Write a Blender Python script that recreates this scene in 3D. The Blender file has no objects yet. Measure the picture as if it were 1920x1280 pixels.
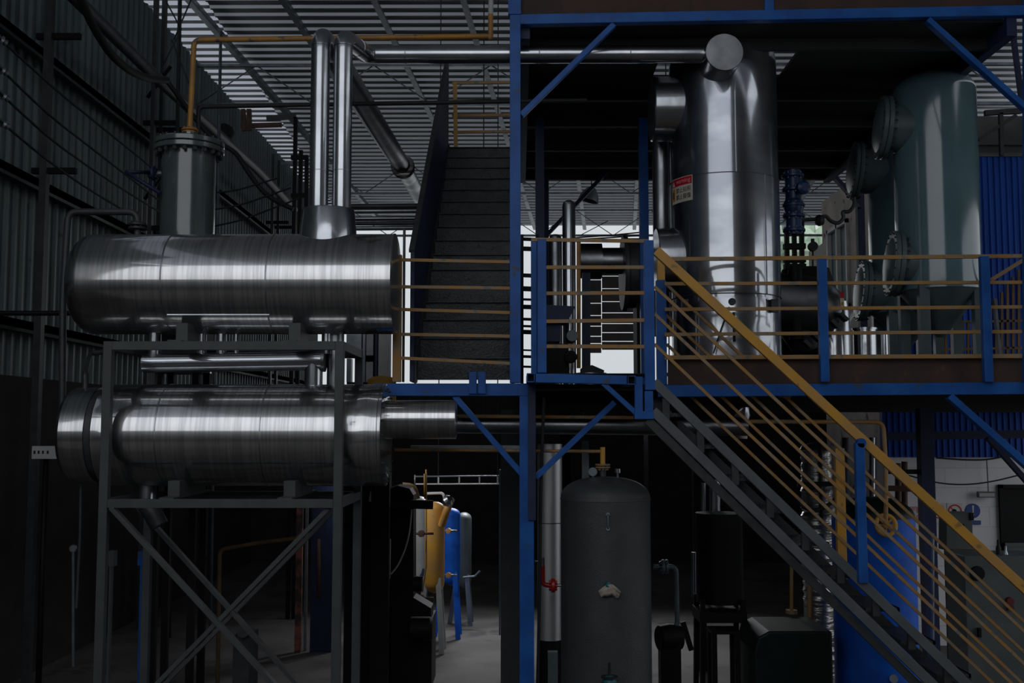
import bpy, bmesh, math, random
from mathutils import Vector, Matrix, noise as mnoise
from math import sin, cos, pi, radians
random.seed(7)
SC = bpy.context.scene
COL = SC.collection

# ------------------------------------------------------------------ camera
F = 2000.0
EYE = Vector((0, 0, 3.0))
PITCH = math.atan(160 / F)
YAW = math.atan(11 / F)
R = Matrix.Rotation(YAW, 3, 'Z') @ Matrix.Rotation(pi / 2 + PITCH, 3, 'X')
cam_d = bpy.data.cameras.new('camera')
cam = bpy.data.objects.new('camera', cam_d)
COL.objects.link(cam)
cam_d.sensor_width = 36.0
cam_d.lens = F / 1920 * 36.0
cam_d.clip_end = 300
cam.matrix_world = Matrix.Translation(EYE) @ R.to_4x4()
SC.camera = cam

# ------------------------------------------------------------------ sky and exposure
w = bpy.data.worlds.new('overcast_sky')
SC.world = w
w.use_nodes = True
nt = w.node_tree
bg = nt.nodes['Background']
tc = nt.nodes.new('ShaderNodeTexCoord')
sep = nt.nodes.new('ShaderNodeSeparateXYZ')
rmp = nt.nodes.new('ShaderNodeValToRGB')
mth = nt.nodes.new('ShaderNodeMath')          # overcast sky: brighter overhead and towards the open front (-Y)
mth.operation = 'MULTIPLY_ADD'
mth.inputs[1].default_value = -0.35
mul = nt.nodes.new('ShaderNodeMath')
mul.operation = 'MULTIPLY_ADD'
mul.inputs[1].default_value = 0.65
mul.inputs[2].default_value = 0.35
nt.links.new(tc.outputs['Generated'], sep.inputs[0])
nt.links.new(sep.outputs['Y'], mth.inputs[0])
nt.links.new(sep.outputs['Z'], mth.inputs[2])
nt.links.new(mth.outputs[0], mul.inputs[0])
nt.links.new(mul.outputs[0], rmp.inputs[0])
# ramp input = 0.35 + 0.65 * (z - 0.35 y): 0.12 back horizon, 0.25 back at 11 deg, 0.58 front horizon, 0.9 front at 30 deg
els = rmp.color_ramp.elements
els[0].position = 0.12
els[0].color = (0.60, 0.635, 0.655, 1)
els[1].position = 1.0
els[1].color = (1.45, 1.50, 1.60, 1)
for p_, c_ in ((0.27, (0.64, 0.68, 0.71)), (0.58, (1.10, 1.13, 1.17))):
    e_ = els.new(p_)
    e_.color = (*c_, 1)
nt.links.new(rmp.outputs[0], bg.inputs[0])
bg.inputs[1].default_value = 1.0
SC.view_settings.view_transform = 'Standard'
SC.view_settings.look = 'None'
SC.view_settings.gamma = 1.0
SC.view_settings.exposure = 0.0
SC.view_settings.use_curve_mapping = False


def P(px, py, Y):
    """world point seen at a photo pixel, at depth Y"""
    d = R @ Vector((px - 960, 640 - py, -F))
    return EYE + d * (Y / d.y)


def PX(px, py, X):
    d = R @ Vector((px - 960, 640 - py, -F))
    return EYE + d * (X / d.x)


def PZ(px, py, Z):
    d = R @ Vector((px - 960, 640 - py, -F))
    return EYE + d * ((Z - 3.0) / d.z)


def S(px, Y):
    return px * Y / F


# ------------------------------------------------------------------ materials
MATS = {}


def mat(name, c1, c2=None, rough=0.6, metal=0.0, scale=3.0, lo=0.4, hi=0.6, stretch=(1, 1, 1),
        bump=0.0, bscale=6.0, bstretch=None, rvar=0.0, c3=None, s3=14.0, t3=0.62, emit=None, spec=None, coat=0.0):
    m = bpy.data.materials.new(name)
    m.use_nodes = True
    t = m.node_tree
    N, L = t.nodes, t.links
    b = N['Principled BSDF']
    b.inputs['Metallic'].default_value = metal
    b.inputs['Roughness'].default_value = rough
    if spec is not None:
        b.inputs['Specular IOR Level'].default_value = spec
    b.inputs['Coat Weight'].default_value = coat
    b.inputs['Coat Roughness'].default_value = 0.15
    co = N.new('ShaderNodeTexCoord')
    mp = N.new('ShaderNodeMapping')
    mp.inputs['Scale'].default_value = stretch
    L.new(co.outputs['Object'], mp.inputs[0])

    def noise(sc, src, det=4):
        n = N.new('ShaderNodeTexNoise')
        n.inputs['Scale'].default_value = sc
        n.inputs['Detail'].default_value = det
        L.new(src, n.inputs['Vector'])
        return n
    if c2 is None:
        c2 = tuple(x * 0.8 for x in c1)
    n1 = noise(scale, mp.outputs[0])
    r1 = N.new('ShaderNodeValToRGB')
    r1.color_ramp.elements[0].position = lo
    r1.color_ramp.elements[1].position = hi
    r1.color_ramp.elements[0].color = (*c1, 1)
    r1.color_ramp.elements[1].color = (*c2, 1)
    L.new(n1.outputs['Fac'], r1.inputs[0])
    out = r1.outputs[0]
    if c3 is not None:
        n3 = noise(s3, co.outputs['Object'], 6)
        r3 = N.new('ShaderNodeValToRGB')
        r3.color_ramp.elements[0].position = t3
        r3.color_ramp.elements[1].position = t3 + 0.06
        L.new(n3.outputs['Fac'], r3.inputs[0])
        mx = N.new('ShaderNodeMix')
        mx.data_type = 'RGBA'
        L.new(r3.outputs[0], mx.inputs[0])
        L.new(out, mx.inputs[6])
        mx.inputs[7].default_value = (*c3, 1)
        out = mx.outputs[2]
    L.new(out, b.inputs['Base Color'])
    if rvar:
        mr = N.new('ShaderNodeMapRange')
        mr.inputs['From Min'].default_value = 0.3
        mr.inputs['From Max'].default_value = 0.7
        mr.inputs['To Min'].default_value = max(0.02, rough - rvar)
        mr.inputs['To Max'].default_value = rough + rvar
        L.new(n1.outputs['Fac'], mr.inputs['Value'])
        L.new(mr.outputs[0], b.inputs['Roughness'])
    if bump:
        src = co.outputs['Object']
        if bstretch:
            mb_ = N.new('ShaderNodeMapping')
            mb_.inputs['Scale'].default_value = bstretch
            L.new(src, mb_.inputs[0])
            src = mb_.outputs[0]
        nb = noise(bscale, src, 3)
        bp = N.new('ShaderNodeBump')
        bp.inputs['Strength'].default_value = bump
        bp.inputs['Distance'].default_value = 0.02
        L.new(nb.outputs['Fac'], bp.inputs['Height'])
        L.new(bp.outputs[0], b.inputs['Normal'])
    if emit:
        b.inputs['Emission Color'].default_value = (*emit[:3], 1)
        b.inputs['Emission Strength'].default_value = emit[3]
    MATS[name] = m
    return m


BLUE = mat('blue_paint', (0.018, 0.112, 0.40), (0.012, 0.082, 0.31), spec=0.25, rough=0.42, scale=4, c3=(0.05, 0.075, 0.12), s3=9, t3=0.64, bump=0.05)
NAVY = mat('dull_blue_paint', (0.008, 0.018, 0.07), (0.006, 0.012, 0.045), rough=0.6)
BRIGHTBLUE = mat('tank_blue_paint', (0.012, 0.12, 0.62), (0.008, 0.09, 0.48), spec=0.2, rough=0.5, scale=3)
OCHRE = mat('worn_yellow_paint', (0.36, 0.185, 0.045), (0.28, 0.205, 0.125), rough=0.6, scale=7, lo=0.42, hi=0.62, c3=(0.16, 0.15, 0.13), s3=11, t3=0.60)
YELLOW = mat('yellow_paint', (0.58, 0.30, 0.035), (0.48, 0.26, 0.07), rough=0.5, scale=3, c3=(0.30, 0.17, 0.05), s3=12, t3=0.66)
PIPEYEL = mat('yellow_pipe_paint', (0.42, 0.20, 0.03), (0.30, 0.15, 0.04), rough=0.5, scale=4, c3=(0.10, 0.08, 0.06), s3=10, t3=0.62)
ALU_H = mat('aluminium_cladding_horizontal', (0.60, 0.60, 0.595), (0.44, 0.445, 0.45), rough=0.075, metal=1.0, scale=1.0,
            stretch=(45, 1.5, 1.5), rvar=0.03, bump=0.02, bscale=1.0, bstretch=(2.5, 1.0, 1.0))
ALU_V = mat('aluminium_cladding_vertical', (0.47, 0.49, 0.52), (0.30, 0.32, 0.36), rough=0.10, metal=1.0, scale=1.0,
            stretch=(1.3, 1.3, 2.5), rvar=0.04, bump=0.10, bscale=2.2, bstretch=(1, 1, 0.35))
ALU_P = mat('aluminium_pipe_jacket', (0.52, 0.54, 0.57), (0.42, 0.44, 0.47), rough=0.14, metal=1.0, scale=2.5, rvar=0.05, bump=0.05)
ALU_D = mat('dull_aluminium_jacket', (0.30, 0.31, 0.33), (0.20, 0.21, 0.22), rough=0.36, metal=1.0, scale=4, rvar=0.06, bump=0.08)
FOIL = mat('crinkled_foil', (0.5, 0.49, 0.48), (0.34, 0.33, 0.32), rough=0.3, metal=0.9, scale=6, bump=0.8, bscale=5, bstretch=(1, 1, 5))
TEAL = mat('grey_green_gloss_paint', (0.105, 0.180, 0.205), (0.088, 0.155, 0.178), rough=0.13, scale=2, bump=0.03, bscale=3, coat=0.6)
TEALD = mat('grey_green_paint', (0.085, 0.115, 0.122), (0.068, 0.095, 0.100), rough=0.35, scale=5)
COLM = mat('column_grey_paint', (0.080, 0.100, 0.100), (0.064, 0.082, 0.084), coat=0.8, rough=0.18, scale=4, bump=0.12, bscale=5, c3=(0.13, 0.14, 0.15), s3=7, t3=0.68)
RACK = mat('rack_grey_paint', (0.058, 0.066, 0.068), (0.046, 0.053, 0.055), rough=0.55, scale=6, c3=(0.10, 0.07, 0.05), s3=15, t3=0.70)
TANKG = mat('charcoal_textured_paint', (0.050, 0.057, 0.059), (0.042, 0.048, 0.050), rough=0.5, scale=5, bump=0.25, bscale=90)
STEEL = mat('dark_steel', (0.045, 0.050, 0.055), (0.030, 0.034, 0.038), rough=0.5, metal=0.2, scale=8)
TREAD = mat('chequer_plate_steel', (0.048, 0.055, 0.060), (0.032, 0.037, 0.041), rough=0.5, metal=0.3, scale=5, c3=(0.02, 0.022, 0.025), s3=16, t3=0.60, bump=0.5, bscale=45)
STRING = mat('stringer_grey_paint', (0.105, 0.122, 0.130), (0.085, 0.10, 0.107), rough=0.5, scale=5)
BLACK = mat('black_rubber', (0.010, 0.011, 0.012), rough=0.7)
MACH = mat('machine_black_paint', (0.005, 0.0055, 0.0065), (0.003, 0.0035, 0.004), spec=0.2, rough=0.6)
RUST = mat('rusty_plate', (0.060, 0.030, 0.020), (0.035, 0.022, 0.018), rough=0.75, scale=3, c3=(0.11, 0.042, 0.018), s3=5, t3=0.62)
RUSTB = mat('brown_rusted_steel', (0.12, 0.055, 0.035), (0.07, 0.04, 0.03), rough=0.7, scale=6)
DECKM = mat('deck_dark_plate', (0.012, 0.012, 0.013), (0.008, 0.009, 0.010), rough=0.7)
WALLM = mat('painted_corrugated_sheet', (0.125, 0.165, 0.170), (0.085, 0.115, 0.12), rough=0.45, scale=1.2, metal=0.0, stretch=(1, 2, 0.25), c3=(0.05, 0.062, 0.062), s3=3, t3=0.66)
ROOFM = mat('pale_roof_sheet', (0.58, 0.60, 0.64), (0.46, 0.48, 0.52), rough=0.5, scale=0.6, c3=(0.30, 0.26, 0.24), s3=1.5, t3=0.70)
BLKM = mat('dark_concrete_block', (0.030, 0.027, 0.026), (0.020, 0.018, 0.018), rough=0.9, scale=3)
FLOORM = mat('worn_concrete_floor', (0.085, 0.078, 0.074), (0.050, 0.046, 0.044), rough=0.75, scale=1.4, c3=(0.03, 0.03, 0.03), s3=2.2, t3=0.60, bump=0.2, bscale=20)
BLUESH = mat('blue_corrugated_sheet', (0.016, 0.085, 0.42), (0.012, 0.065, 0.32), rough=0.45, spec=0.2, scale=2, stretch=(4, 1, 0.2))
CONC = mat('pale_render', (0.78, 0.68, 0.62), (0.60, 0.55, 0.50), rough=0.9, scale=2, c3=(0.22, 0.20, 0.19), s3=4, t3=0.60)
CONCG = mat('grey_concrete_band', (0.13, 0.13, 0.125), (0.09, 0.09, 0.088), rough=0.9, scale=2)
DULLOCH = mat('dull_ochre_paint', (0.17, 0.095, 0.035), (0.10, 0.06, 0.03), rough=0.7, scale=5)
VALVB = mat('dark_valve_blue', (0.008, 0.035, 0.12), (0.006, 0.022, 0.08), rough=0.4)
PANM = mat('dark_roof_pan', (0.20, 0.21, 0.225), (0.13, 0.14, 0.15), rough=0.6, scale=1)  # dark flats between the webs: roof shade put into the colour
YARDM = mat('bounce_yard_concrete', (0.40, 0.39, 0.37), (0.32, 0.31, 0.30), rough=0.9, scale=0.7)
ALU_M = mat('matt_aluminium_jacket', (0.66, 0.67, 0.68), (0.56, 0.57, 0.58), rough=0.42, metal=0.85, scale=2, stretch=(1, 1, 0.4))
REDD = mat('dull_red_plastic', (0.12, 0.008, 0.008), rough=0.6)
GALV = mat('galvanised_steel', (0.22, 0.25, 0.27), (0.15, 0.17, 0.19), rough=0.4, metal=0.7, scale=5)
RED = mat('red_pipe_paint', (0.42, 0.012, 0.012), (0.32, 0.010, 0.010), rough=0.35)
SLAT = mat('brown_grey_concrete', (0.17, 0.15, 0.15), (0.12, 0.105, 0.105), rough=0.85, scale=3)
CABG = mat('cabinet_grey_paint', (0.080, 0.098, 0.098), (0.066, 0.080, 0.080), rough=0.5, scale=3)
WHITEP = mat('white_plastic', (0.60, 0.60, 0.58), (0.5, 0.5, 0.49), rough=0.5)
LIGHTGREY = mat('light_grey_paint', (0.42, 0.43, 0.42), (0.34, 0.35, 0.34), rough=0.5, scale=3)
RAG = mat('crumpled_cloth', (0.42, 0.37, 0.31), (0.30, 0.26, 0.22), rough=0.9, scale=12)
TURQ = mat('turquoise_paint', (0.01, 0.14, 0.15), rough=0.5)
DGREEN = mat('dark_green_paint', (0.005, 0.012, 0.010), (0.003, 0.008, 0.007), rough=0.5, spec=0.2)
GLASS = mat('window_glass', (0.45, 0.60, 0.62), (0.40, 0.55, 0.56), rough=0.08, metal=0.3)
LEAF = mat('pale_foliage', (0.50, 0.60, 0.46), (0.34, 0.44, 0.34), rough=0.9, scale=2.5, bump=0.8, bscale=3)
SIGNW = mat('sign_white', (0.55, 0.52, 0.44), (0.50, 0.47, 0.40), rough=0.5)
SIGNR = mat('sign_red', (0.50, 0.008, 0.02), rough=0.4)
SIGNY = mat('sign_amber', (0.55, 0.25, 0.02), rough=0.5)
SIGNB = mat('sign_blue', (0.012, 0.05, 0.28), rough=0.5)
SIGNT = mat('sign_text_brown', (0.07, 0.045, 0.025), rough=0.6)
SIGNP = mat('sign_text_pink', (0.75, 0.30, 0.38), rough=0.5)


# white painted block wall with courses
def block_mat():
    m = bpy.data.materials.new('white_painted_blockwork')
    m.use_nodes = True
    t = m.node_tree
    N, L = t.nodes, t.links
    b = N['Principled BSDF']
    co = N.new('ShaderNodeTexCoord')
    sp = N.new('ShaderNodeSeparateXYZ')
    L.new(co.outputs['Object'], sp.inputs[0])
    cb = N.new('ShaderNodeCombineXYZ')
    L.new(sp.outputs['X'], cb.inputs[0])
    L.new(sp.outputs['Z'], cb.inputs[1])
    br = N.new('ShaderNodeTexBrick')
    L.new(cb.outputs[0], br.inputs['Vector'])
    br.inputs['Scale'].default_value = 1.0
    br.inputs['Brick Width'].default_value = 0.60
    br.inputs['Row Height'].default_value = 0.27
    br.inputs['Mortar Size'].default_value = 0.006
    br.inputs['Color1'].default_value = (0.72, 0.73, 0.75, 1)
    br.inputs['Color2'].default_value = (0.66, 0.67, 0.69, 1)
    br.inputs['Mortar'].default_value = (0.56, 0.57, 0.58, 1)
    L.new(br.outputs['Color'], b.inputs['Base Color'])
    b.inputs['Roughness'].default_value = 0.85
    return m


WBLOCK = block_mat()


# ------------------------------------------------------------------ mesh builder
ORIG = {}


class MB:
    def __init__(s):
        s.bm = bmesh.new()

    def _f(s, vs, smooth=False):
        try:
            f = s.bm.faces.new(vs)
            f.smooth = smooth
            return f
        except ValueError:
            return None

    def box(s, x0, x1, y0, y1, z0, z1):
        v = [s.bm.verts.new((x, y, z)) for z in (z0, z1) for x, y in ((x0, y0), (x1, y0), (x1, y1), (x0, y1))]
        for q in ((3, 2, 1, 0), (4, 5, 6, 7), (0, 1, 5, 4), (1, 2, 6, 5), (2, 3, 7, 6), (3, 0, 4, 7)):
            s._f([v[i] for i in q])
        return s

    def bar(s, a, b, w, h, up=(0, 0, 1)):
        a, b = Vector(a), Vector(b)
        d = (b - a).normalized()
        up = Vector(up)
        if abs(d.dot(up)) > 0.98:
            up = Vector((0, 1, 0))
        sx = d.cross(up).normalized()
        uz = sx.cross(d).normalized()
        v = []
        for p in (a, b):
            for i, j in ((-1, -1), (1, -1), (1, 1), (-1, 1)):
                v.append(s.bm.verts.new(p + sx * (i * w / 2) + uz * (j * h / 2)))
        for q in ((3, 2, 1, 0), (4, 5, 6, 7), (0, 1, 5, 4), (1, 2, 6, 5), (2, 3, 7, 6), (3, 0, 4, 7)):
            s._f([v[i] for i in q])
        return s

    def hollow(s, a, b, w, t):
        """square tube with open ends, along Y"""
        a, b = Vector(a), Vector(b)
        h = w / 2
        k = h - t
        s.box(a.x - h, a.x + h, a.y, b.y, a.z + k, a.z + h)
        s.box(a.x - h, a.x + h, a.y, b.y, a.z - h, a.z - k)
        s.box(a.x - h, a.x - k, a.y, b.y, a.z - k, a.z + k)
        s.box(a.x + k, a.x + h, a.y, b.y, a.z - k, a.z + k)
        return s

    def prism(s, pts, dvec):
        """extrude polygon (list of 3D) by dvec"""
        d = Vector(dvec)
        a = [s.bm.verts.new(Vector(p)) for p in pts]
        b = [s.bm.verts.new(Vector(p) + d) for p in pts]
        s._f(a[::-1])
        s._f(b)
        n = len(a)
        for i in range(n):
            s._f([a[i], a[(i + 1) % n], b[(i + 1) % n], b[i]])
        return s

    def lathe(s, prof, org, axis=(0, 0, 1), seg=40, smooth=True):
        """prof = [(r, t)], revolved round axis through org; r = 0 closes"""
        org = Vector(org)
        ax = Vector(axis).normalized()
        u = ax.orthogonal().normalized()
        if abs(ax.z) < 0.9:
            u = Vector((0, 0, 1)).cross(ax).normalized()
        v = ax.cross(u)
        rings = []
        for r, t in prof:
            if r <= 1e-6:
                rings.append([s.bm.verts.new(org + ax * t)])
            else:
                rings.append([s.bm.verts.new(org + ax * t + (u * cos(2 * pi * i / seg) + v * sin(2 * pi * i / seg)) * r) for i in range(seg)])
        for k in range(len(rings) - 1):
            A, B = rings[k], rings[k + 1]
            if len(A) == 1 and len(B) == 1:
                continue
            for i in range(seg):
                j = (i + 1) % seg
                if len(A) == 1:
                    s._f([A[0], B[j], B[i]], smooth)
                elif len(B) == 1:
                    s._f([A[i], A[j], B[0]], smooth)
                else:
                    s._f([A[i], A[j], B[j], B[i]], smooth)
        return s

    def cyl(s, a, b, r, r2=None, seg=20, bev=0.0):
        a, b = Vector(a), Vector(b)
        L = (b - a).length
        r2 = r if r2 is None else r2
        if bev:
            return s.lathe([(0, 0), (r - bev, 0), (r, bev), (r2, L - bev), (r2 - bev, L), (0, L)], a, b - a, seg)
        return s.lathe([(0, 0), (r, 0), (r2, L), (0, L)], a, b - a, seg)

    def tube(s, pts, r, seg=12, bend=0.0, n=6, caps=True):
        pts = [Vector(p) for p in pts]
        path = [pts[0]]
        for i in range(1, len(pts) - 1):
            p0, p1, p2 = pts[i - 1], pts[i], pts[i + 1]
            d1, d2 = (p0 - p1), (p2 - p1)
            bb = min(bend, d1.length * 0.49, d2.length * 0.49)
            if bb < 1e-4:
                path.append(p1)
                continue
            a, c = p1 + d1.normalized() * bb, p1 + d2.normalized() * bb
            for k in range(n + 1):
                t = k / n
                path.append(a * (1 - t) ** 2 + p1 * 2 * t * (1 - t) + c * t * t)
        path.append(pts[-1])
        rings = []
        up = None
        for i, p in enumerate(path):
            if i == 0:
                d = path[1] - path[0]
            elif i == len(path) - 1:
                d = path[-1] - path[-2]
            else:
                d = (path[i + 1] - p).normalized() + (p - path[i - 1]).normalized()
            d.normalize()
            if up is None:
                up = d.orthogonal().normalized()
            up = (up - d * up.dot(d)).normalized()
            sd = d.cross(up)
            rings.append([s.bm.verts.new(p + (up * cos(2 * pi * k / seg) + sd * sin(2 * pi * k / seg)) * r) for k in range(seg)])
        for k in range(len(rings) - 1):
            for i in range(seg):
                j = (i + 1) % seg
                s._f([rings[k][i], rings[k][j], rings[k + 1][j], rings[k + 1][i]], True)
        if caps:
            s._f(rings[0][::-1])
            s._f(rings[-1])
        return s

    def flange(s, c, axis, r, t, bolts=0, br=0.012, bl=None, seg=36):
        """disc centred on c with bolts round its rim"""
        c, ax = Vector(c), Vector(axis).normalized()
        e = min(t * 0.2, 0.006)
        s.lathe([(0, -t / 2), (r - e, -t / 2), (r, -t / 2 + e), (r, t / 2 - e), (r - e, t / 2), (0, t / 2)], c, ax, seg)
        if bolts:
            u = ax.orthogonal().normalized()
            v = ax.cross(u)
            bl = bl or t * 1.2 + 0.03
            for i in range(bolts):
                q = 2 * pi * i / bolts
                p = c + (u * cos(q) + v * sin(q)) * (r - br * 2.2)
                s.cyl(p - ax * bl / 2, p + ax * bl / 2, br, seg=6)
        return s

    def build(s, name, m, parent=None, sharp=35, bevel=0.0):
        bm = s.bm
        bmesh.ops.recalc_face_normals(bm, faces=bm.faces)
        for e in bm.edges:
            if len(e.link_faces) == 2 and e.calc_face_angle(0) > radians(sharp):
                e.smooth = False
        if parent is not None:
            o0 = ORIG[parent.name]
        else:
            xs = [v.co for v in bm.verts]
            lo = [min(c[i] for c in xs) for i in range(3)]
            hi = [max(c[i] for c in xs) for i in range(3)]
            o0 = Vector(((lo[0] + hi[0]) / 2, (lo[1] + hi[1]) / 2, lo[2]))
        for v in bm.verts:
            v.co -= o0
        me = bpy.data.meshes.new(name)
        bm.to_mesh(me)
        bm.free()
        me.materials.append(m)
        o = bpy.data.objects.new(name, me)
        COL.objects.link(o)
        ORIG[o.name] = o0.copy()
        if parent is not None:
            o.parent = parent
        else:
            o.location = o0
        if bevel:
            md = o.modifiers.new('bevel', 'BEVEL')
            md.width = bevel
            md.segments = 2
            md.limit_method = 'ANGLE'
        return o


def tag(o, label=None, cat=None, group=None, kind=None):
    if label:
        o['label'] = label
    if cat:
        o['category'] = cat
    if group:
        o['group'] = group
    if kind:
        o['kind'] = kind
    return o


def thing(name, label, cat, loc, group=None):
    o = bpy.data.objects.new(name, None)
    o.empty_display_size = 0.1
    COL.objects.link(o)
    o.location = Vector(loc)
    ORIG[o.name] = Vector(loc)
    return tag(o, label, cat, group)


def one(name, mb, m, label, cat, group=None, **k):
    return tag(mb.build(name, m, **k), label, cat, group)


def struct(name, mb, m, **k):
    return tag(mb.build(name, m, **k), kind='structure')


def corr(u0, u1, v0, v1, org, ud, vd, nd, period=0.2, amp=0.035, pick=None):
    """trapezoid corrugated sheet: ribs repeat along ud, run along vd, stand out along nd"""
    mb = MB()
    org, ud, vd, nd = Vector(org), Vector(ud), Vector(vd), Vector(nd)
    prof = []
    u = u0
    while u < u1:
        for f, h in ((0, 0), (0.55, 0), (0.68, 1), (0.87, 1)):
            prof.append((u + f * period, h * amp))
        u += period
    for i in range(len(prof) - 1):
        (a, ha), (b, hb) = prof[i], prof[i + 1]
        if pick == 'web' and ha == hb:
            continue
        if pick == 'flat' and ha != hb:
            continue
        q = [org + ud * a + nd * ha + vd * v0, org + ud * b + nd * hb + vd * v0,
             org + ud * b + nd * hb + vd * v1, org + ud * a + nd * ha + vd * v1]
        mb._f([mb.bm.verts.new(p) for p in q])
    bmesh.ops.remove_doubles(mb.bm, verts=mb.bm.verts, dist=1e-5)
    return mb


def text(name, body, size, m, parent, place, extr=0.0008):
    """place = function mapping (x, y, d) of flat text to a world point"""
    cu = bpy.data.curves.new(name, 'FONT')
    cu.body = body
    cu.size = size
    cu.extrude = 0.0005
    cu.resolution_u = 3
    to = bpy.data.objects.new(name, cu)
    COL.objects.link(to)
    dg = bpy.context.evaluated_depsgraph_get()
    me = bpy.data.meshes.new_from_object(to.evaluated_get(dg))
    bpy.data.objects.remove(to)
    if len(me.vertices) == 0:
        return None
    o0 = ORIG[parent.name]
    for v in me.vertices:
        v.co = Vector(place(v.co.x, v.co.y, v.co.z)) - o0
    me.materials.clear()
    me.materials.append(m)
    o = bpy.data.objects.new(name, me)
    COL.objects.link(o)
    o.parent = parent
    return o


def add_translucency(m, col, fac):
    t = m.node_tree
    b = t.nodes['Principled BSDF']
    out = [n for n in t.nodes if n.type == 'OUTPUT_MATERIAL'][0]
    tr_ = t.nodes.new('ShaderNodeBsdfTranslucent')
    tr_.inputs[0].default_value = (*col, 1)
    mx = t.nodes.new('ShaderNodeMixShader')
    mx.inputs[0].default_value = fac
    t.links.new(b.outputs[0], mx.inputs[1])
    t.links.new(tr_.outputs[0], mx.inputs[2])
    t.links.new(mx.outputs[0], out.inputs['Surface'])


add_translucency(ROOFM, (0.8, 0.85, 0.95), 0.012)
SKYL = mat('translucent_roof_sheet', (0.55, 0.57, 0.62), (0.48, 0.50, 0.55), rough=0.5, scale=0.8)
add_translucency(SKYL, (0.78, 0.82, 0.90), 0.24)

SKYR = mat('light_stripe_sheet', (0.60, 0.62, 0.66), (0.50, 0.52, 0.56), rough=0.5, scale=0.8)  # translucent rib webs only: the roof's light stripes put into the material
add_translucency(SKYR, (0.80, 0.84, 0.90), 0.085)


def two_lobe(m, rough2, fac):
    """brushed metal: a sharp lobe and a soft one"""
    t = m.node_tree
    b = t.nodes['Principled BSDF']
    out = [n for n in t.nodes if n.type == 'OUTPUT_MATERIAL'][0]
    b2 = t.nodes.new('ShaderNodeBsdfPrincipled')
    b2.inputs['Metallic'].default_value = b.inputs['Metallic'].default_value
    b2.inputs['Roughness'].default_value = rough2
    for l in list(t.links):
        if l.to_node == b and l.to_socket.name in ('Base Color', 'Normal'):
            t.links.new(l.from_socket, b2.inputs[l.to_socket.name])
    mx = t.nodes.new('ShaderNodeMixShader')
    mx.inputs[0].default_value = fac
    t.links.new(b.outputs[0], mx.inputs[1])
    t.links.new(b2.outputs[0], mx.inputs[2])
    t.links.new(mx.outputs[0], out.inputs['Surface'])


two_lobe(ALU_H, 0.32, 0.48)
two_lobe(ALU_V, 0.36, 0.35)
two_lobe(ALU_P, 0.40, 0.35)
# ------------------------------------------------------------------ hall shell
XL, XR = -6.0, 11.0


def roofz(Y):
    return 11.9 - 0.0675 * Y


struct('floor', MB().box(-16, 18, -6, 45, -0.2, 0.0), FLOORM)
struct('floor_bounce_yard', MB().box(XR + 0.2, 24, -2, 20, 0.001, 0.02), YARDM)  # unseen pale slab added to bounce light onto the block wall
# left wall: painted ribbed sheet above a concrete block base
wl = corr(4.2, 31.5, 3.55, 9.8, (XL, 0, 0), (0, 1, 0), (0, 0, 1), (1, 0, 0), 0.22, 0.035)
wl.box(XL - 0.06, XL - 0.02, 4.2, 31.5, 3.55, 9.8)
WL = struct('wall_left', wl, WALLM)
struct('wall_left_base', MB().box(XL - 0.25, XL + 0.05, 4.2, 34, 0, 3.6), BLKM)
for zz, nm in ((7.57, 'upper'), (5.95, 'middle'), (4.2, 'lower')):
    m_ = MB().box(XL + 0.05, XL + 0.19, 4.3, 31.3, zz - 0.05, zz + 0.05)
    m_.box(XL + 0.17, XL + 0.19, 4.3, 31.3, zz - 0.09, zz + 0.05)
    struct('trim_1', m_, STEEL if zz > 4.5 else MACH)
# right wall, dark opposite wall in front of the hall (behind the photographer)
wr = MB().box(XR, XR + 0.2, -6, 3.0, 0, 9.6).box(XR, XR + 0.2, 14.6, 40, 0, 9.6).box(XR, XR + 0.2, 3.0, 14.6, 6.6, 9.6)
struct('wall_right', wr, BLKM)
struct('wall_front', MB().box(-16, 16, -4.1, -3.9, 0, 4.96), BLKM)
struct('wall_front_left', MB().box(-16, -9.3, -2.3, -2.15, 0, 11.6), BLKM)
struct('wall_front_right', MB().box(3.3, 16, -2.3, -2.15, 0, 11.9), BLKM)
# low back wall below the open gable
struct('wall_back', MB().box(XL, XR, 24.0, 24.2, 0, 3.86), BLKM)

# roof: ribbed sheet, ribs across the hall; light stripes put into the web material
sl = Vector((0, 1, -0.0675)).normalized()
YE = -2.1
LR = (22.6 - YE) / sl.y
AMP, PER = 0.043, 0.31
for u0_, u1_, x0_, x1_, nm, pk, mm in (
        (0, LR + 11.6, -5.6, 12.5, 'ceiling', 'flat', PANM), (0, LR + 11.6, -5.6, 12.5, 'ceiling_ribs', 'web', SKYR),
        (0, LR + 11.6, -8.2, -5.6, 'ceiling_skylight', 'flat', SKYL), (0, LR + 11.6, -8.2, -5.6, 'ceiling_skylight_ribs', 'web', PANM)):
    struct(nm, corr(u0_, u1_, x0_, x1_, (0, YE, roofz(YE)), sl, (1, 0, 0), (0, 0, -1), PER, AMP, pk), mm)
struct('wall_left_sky_blocker', MB().box(XL - 0.1, XL - 0.02, 4.2, 11.6, 9.8, 11.0), PANM)  # unseen piece added to keep sky out of the upper tank's reflection
struct('ceiling_side_blocker', MB().box(-16, -8.2, YE, 9.0, 11.6, 11.7), PANM)  # unseen roof added to block open sky in the tank reflection
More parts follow.
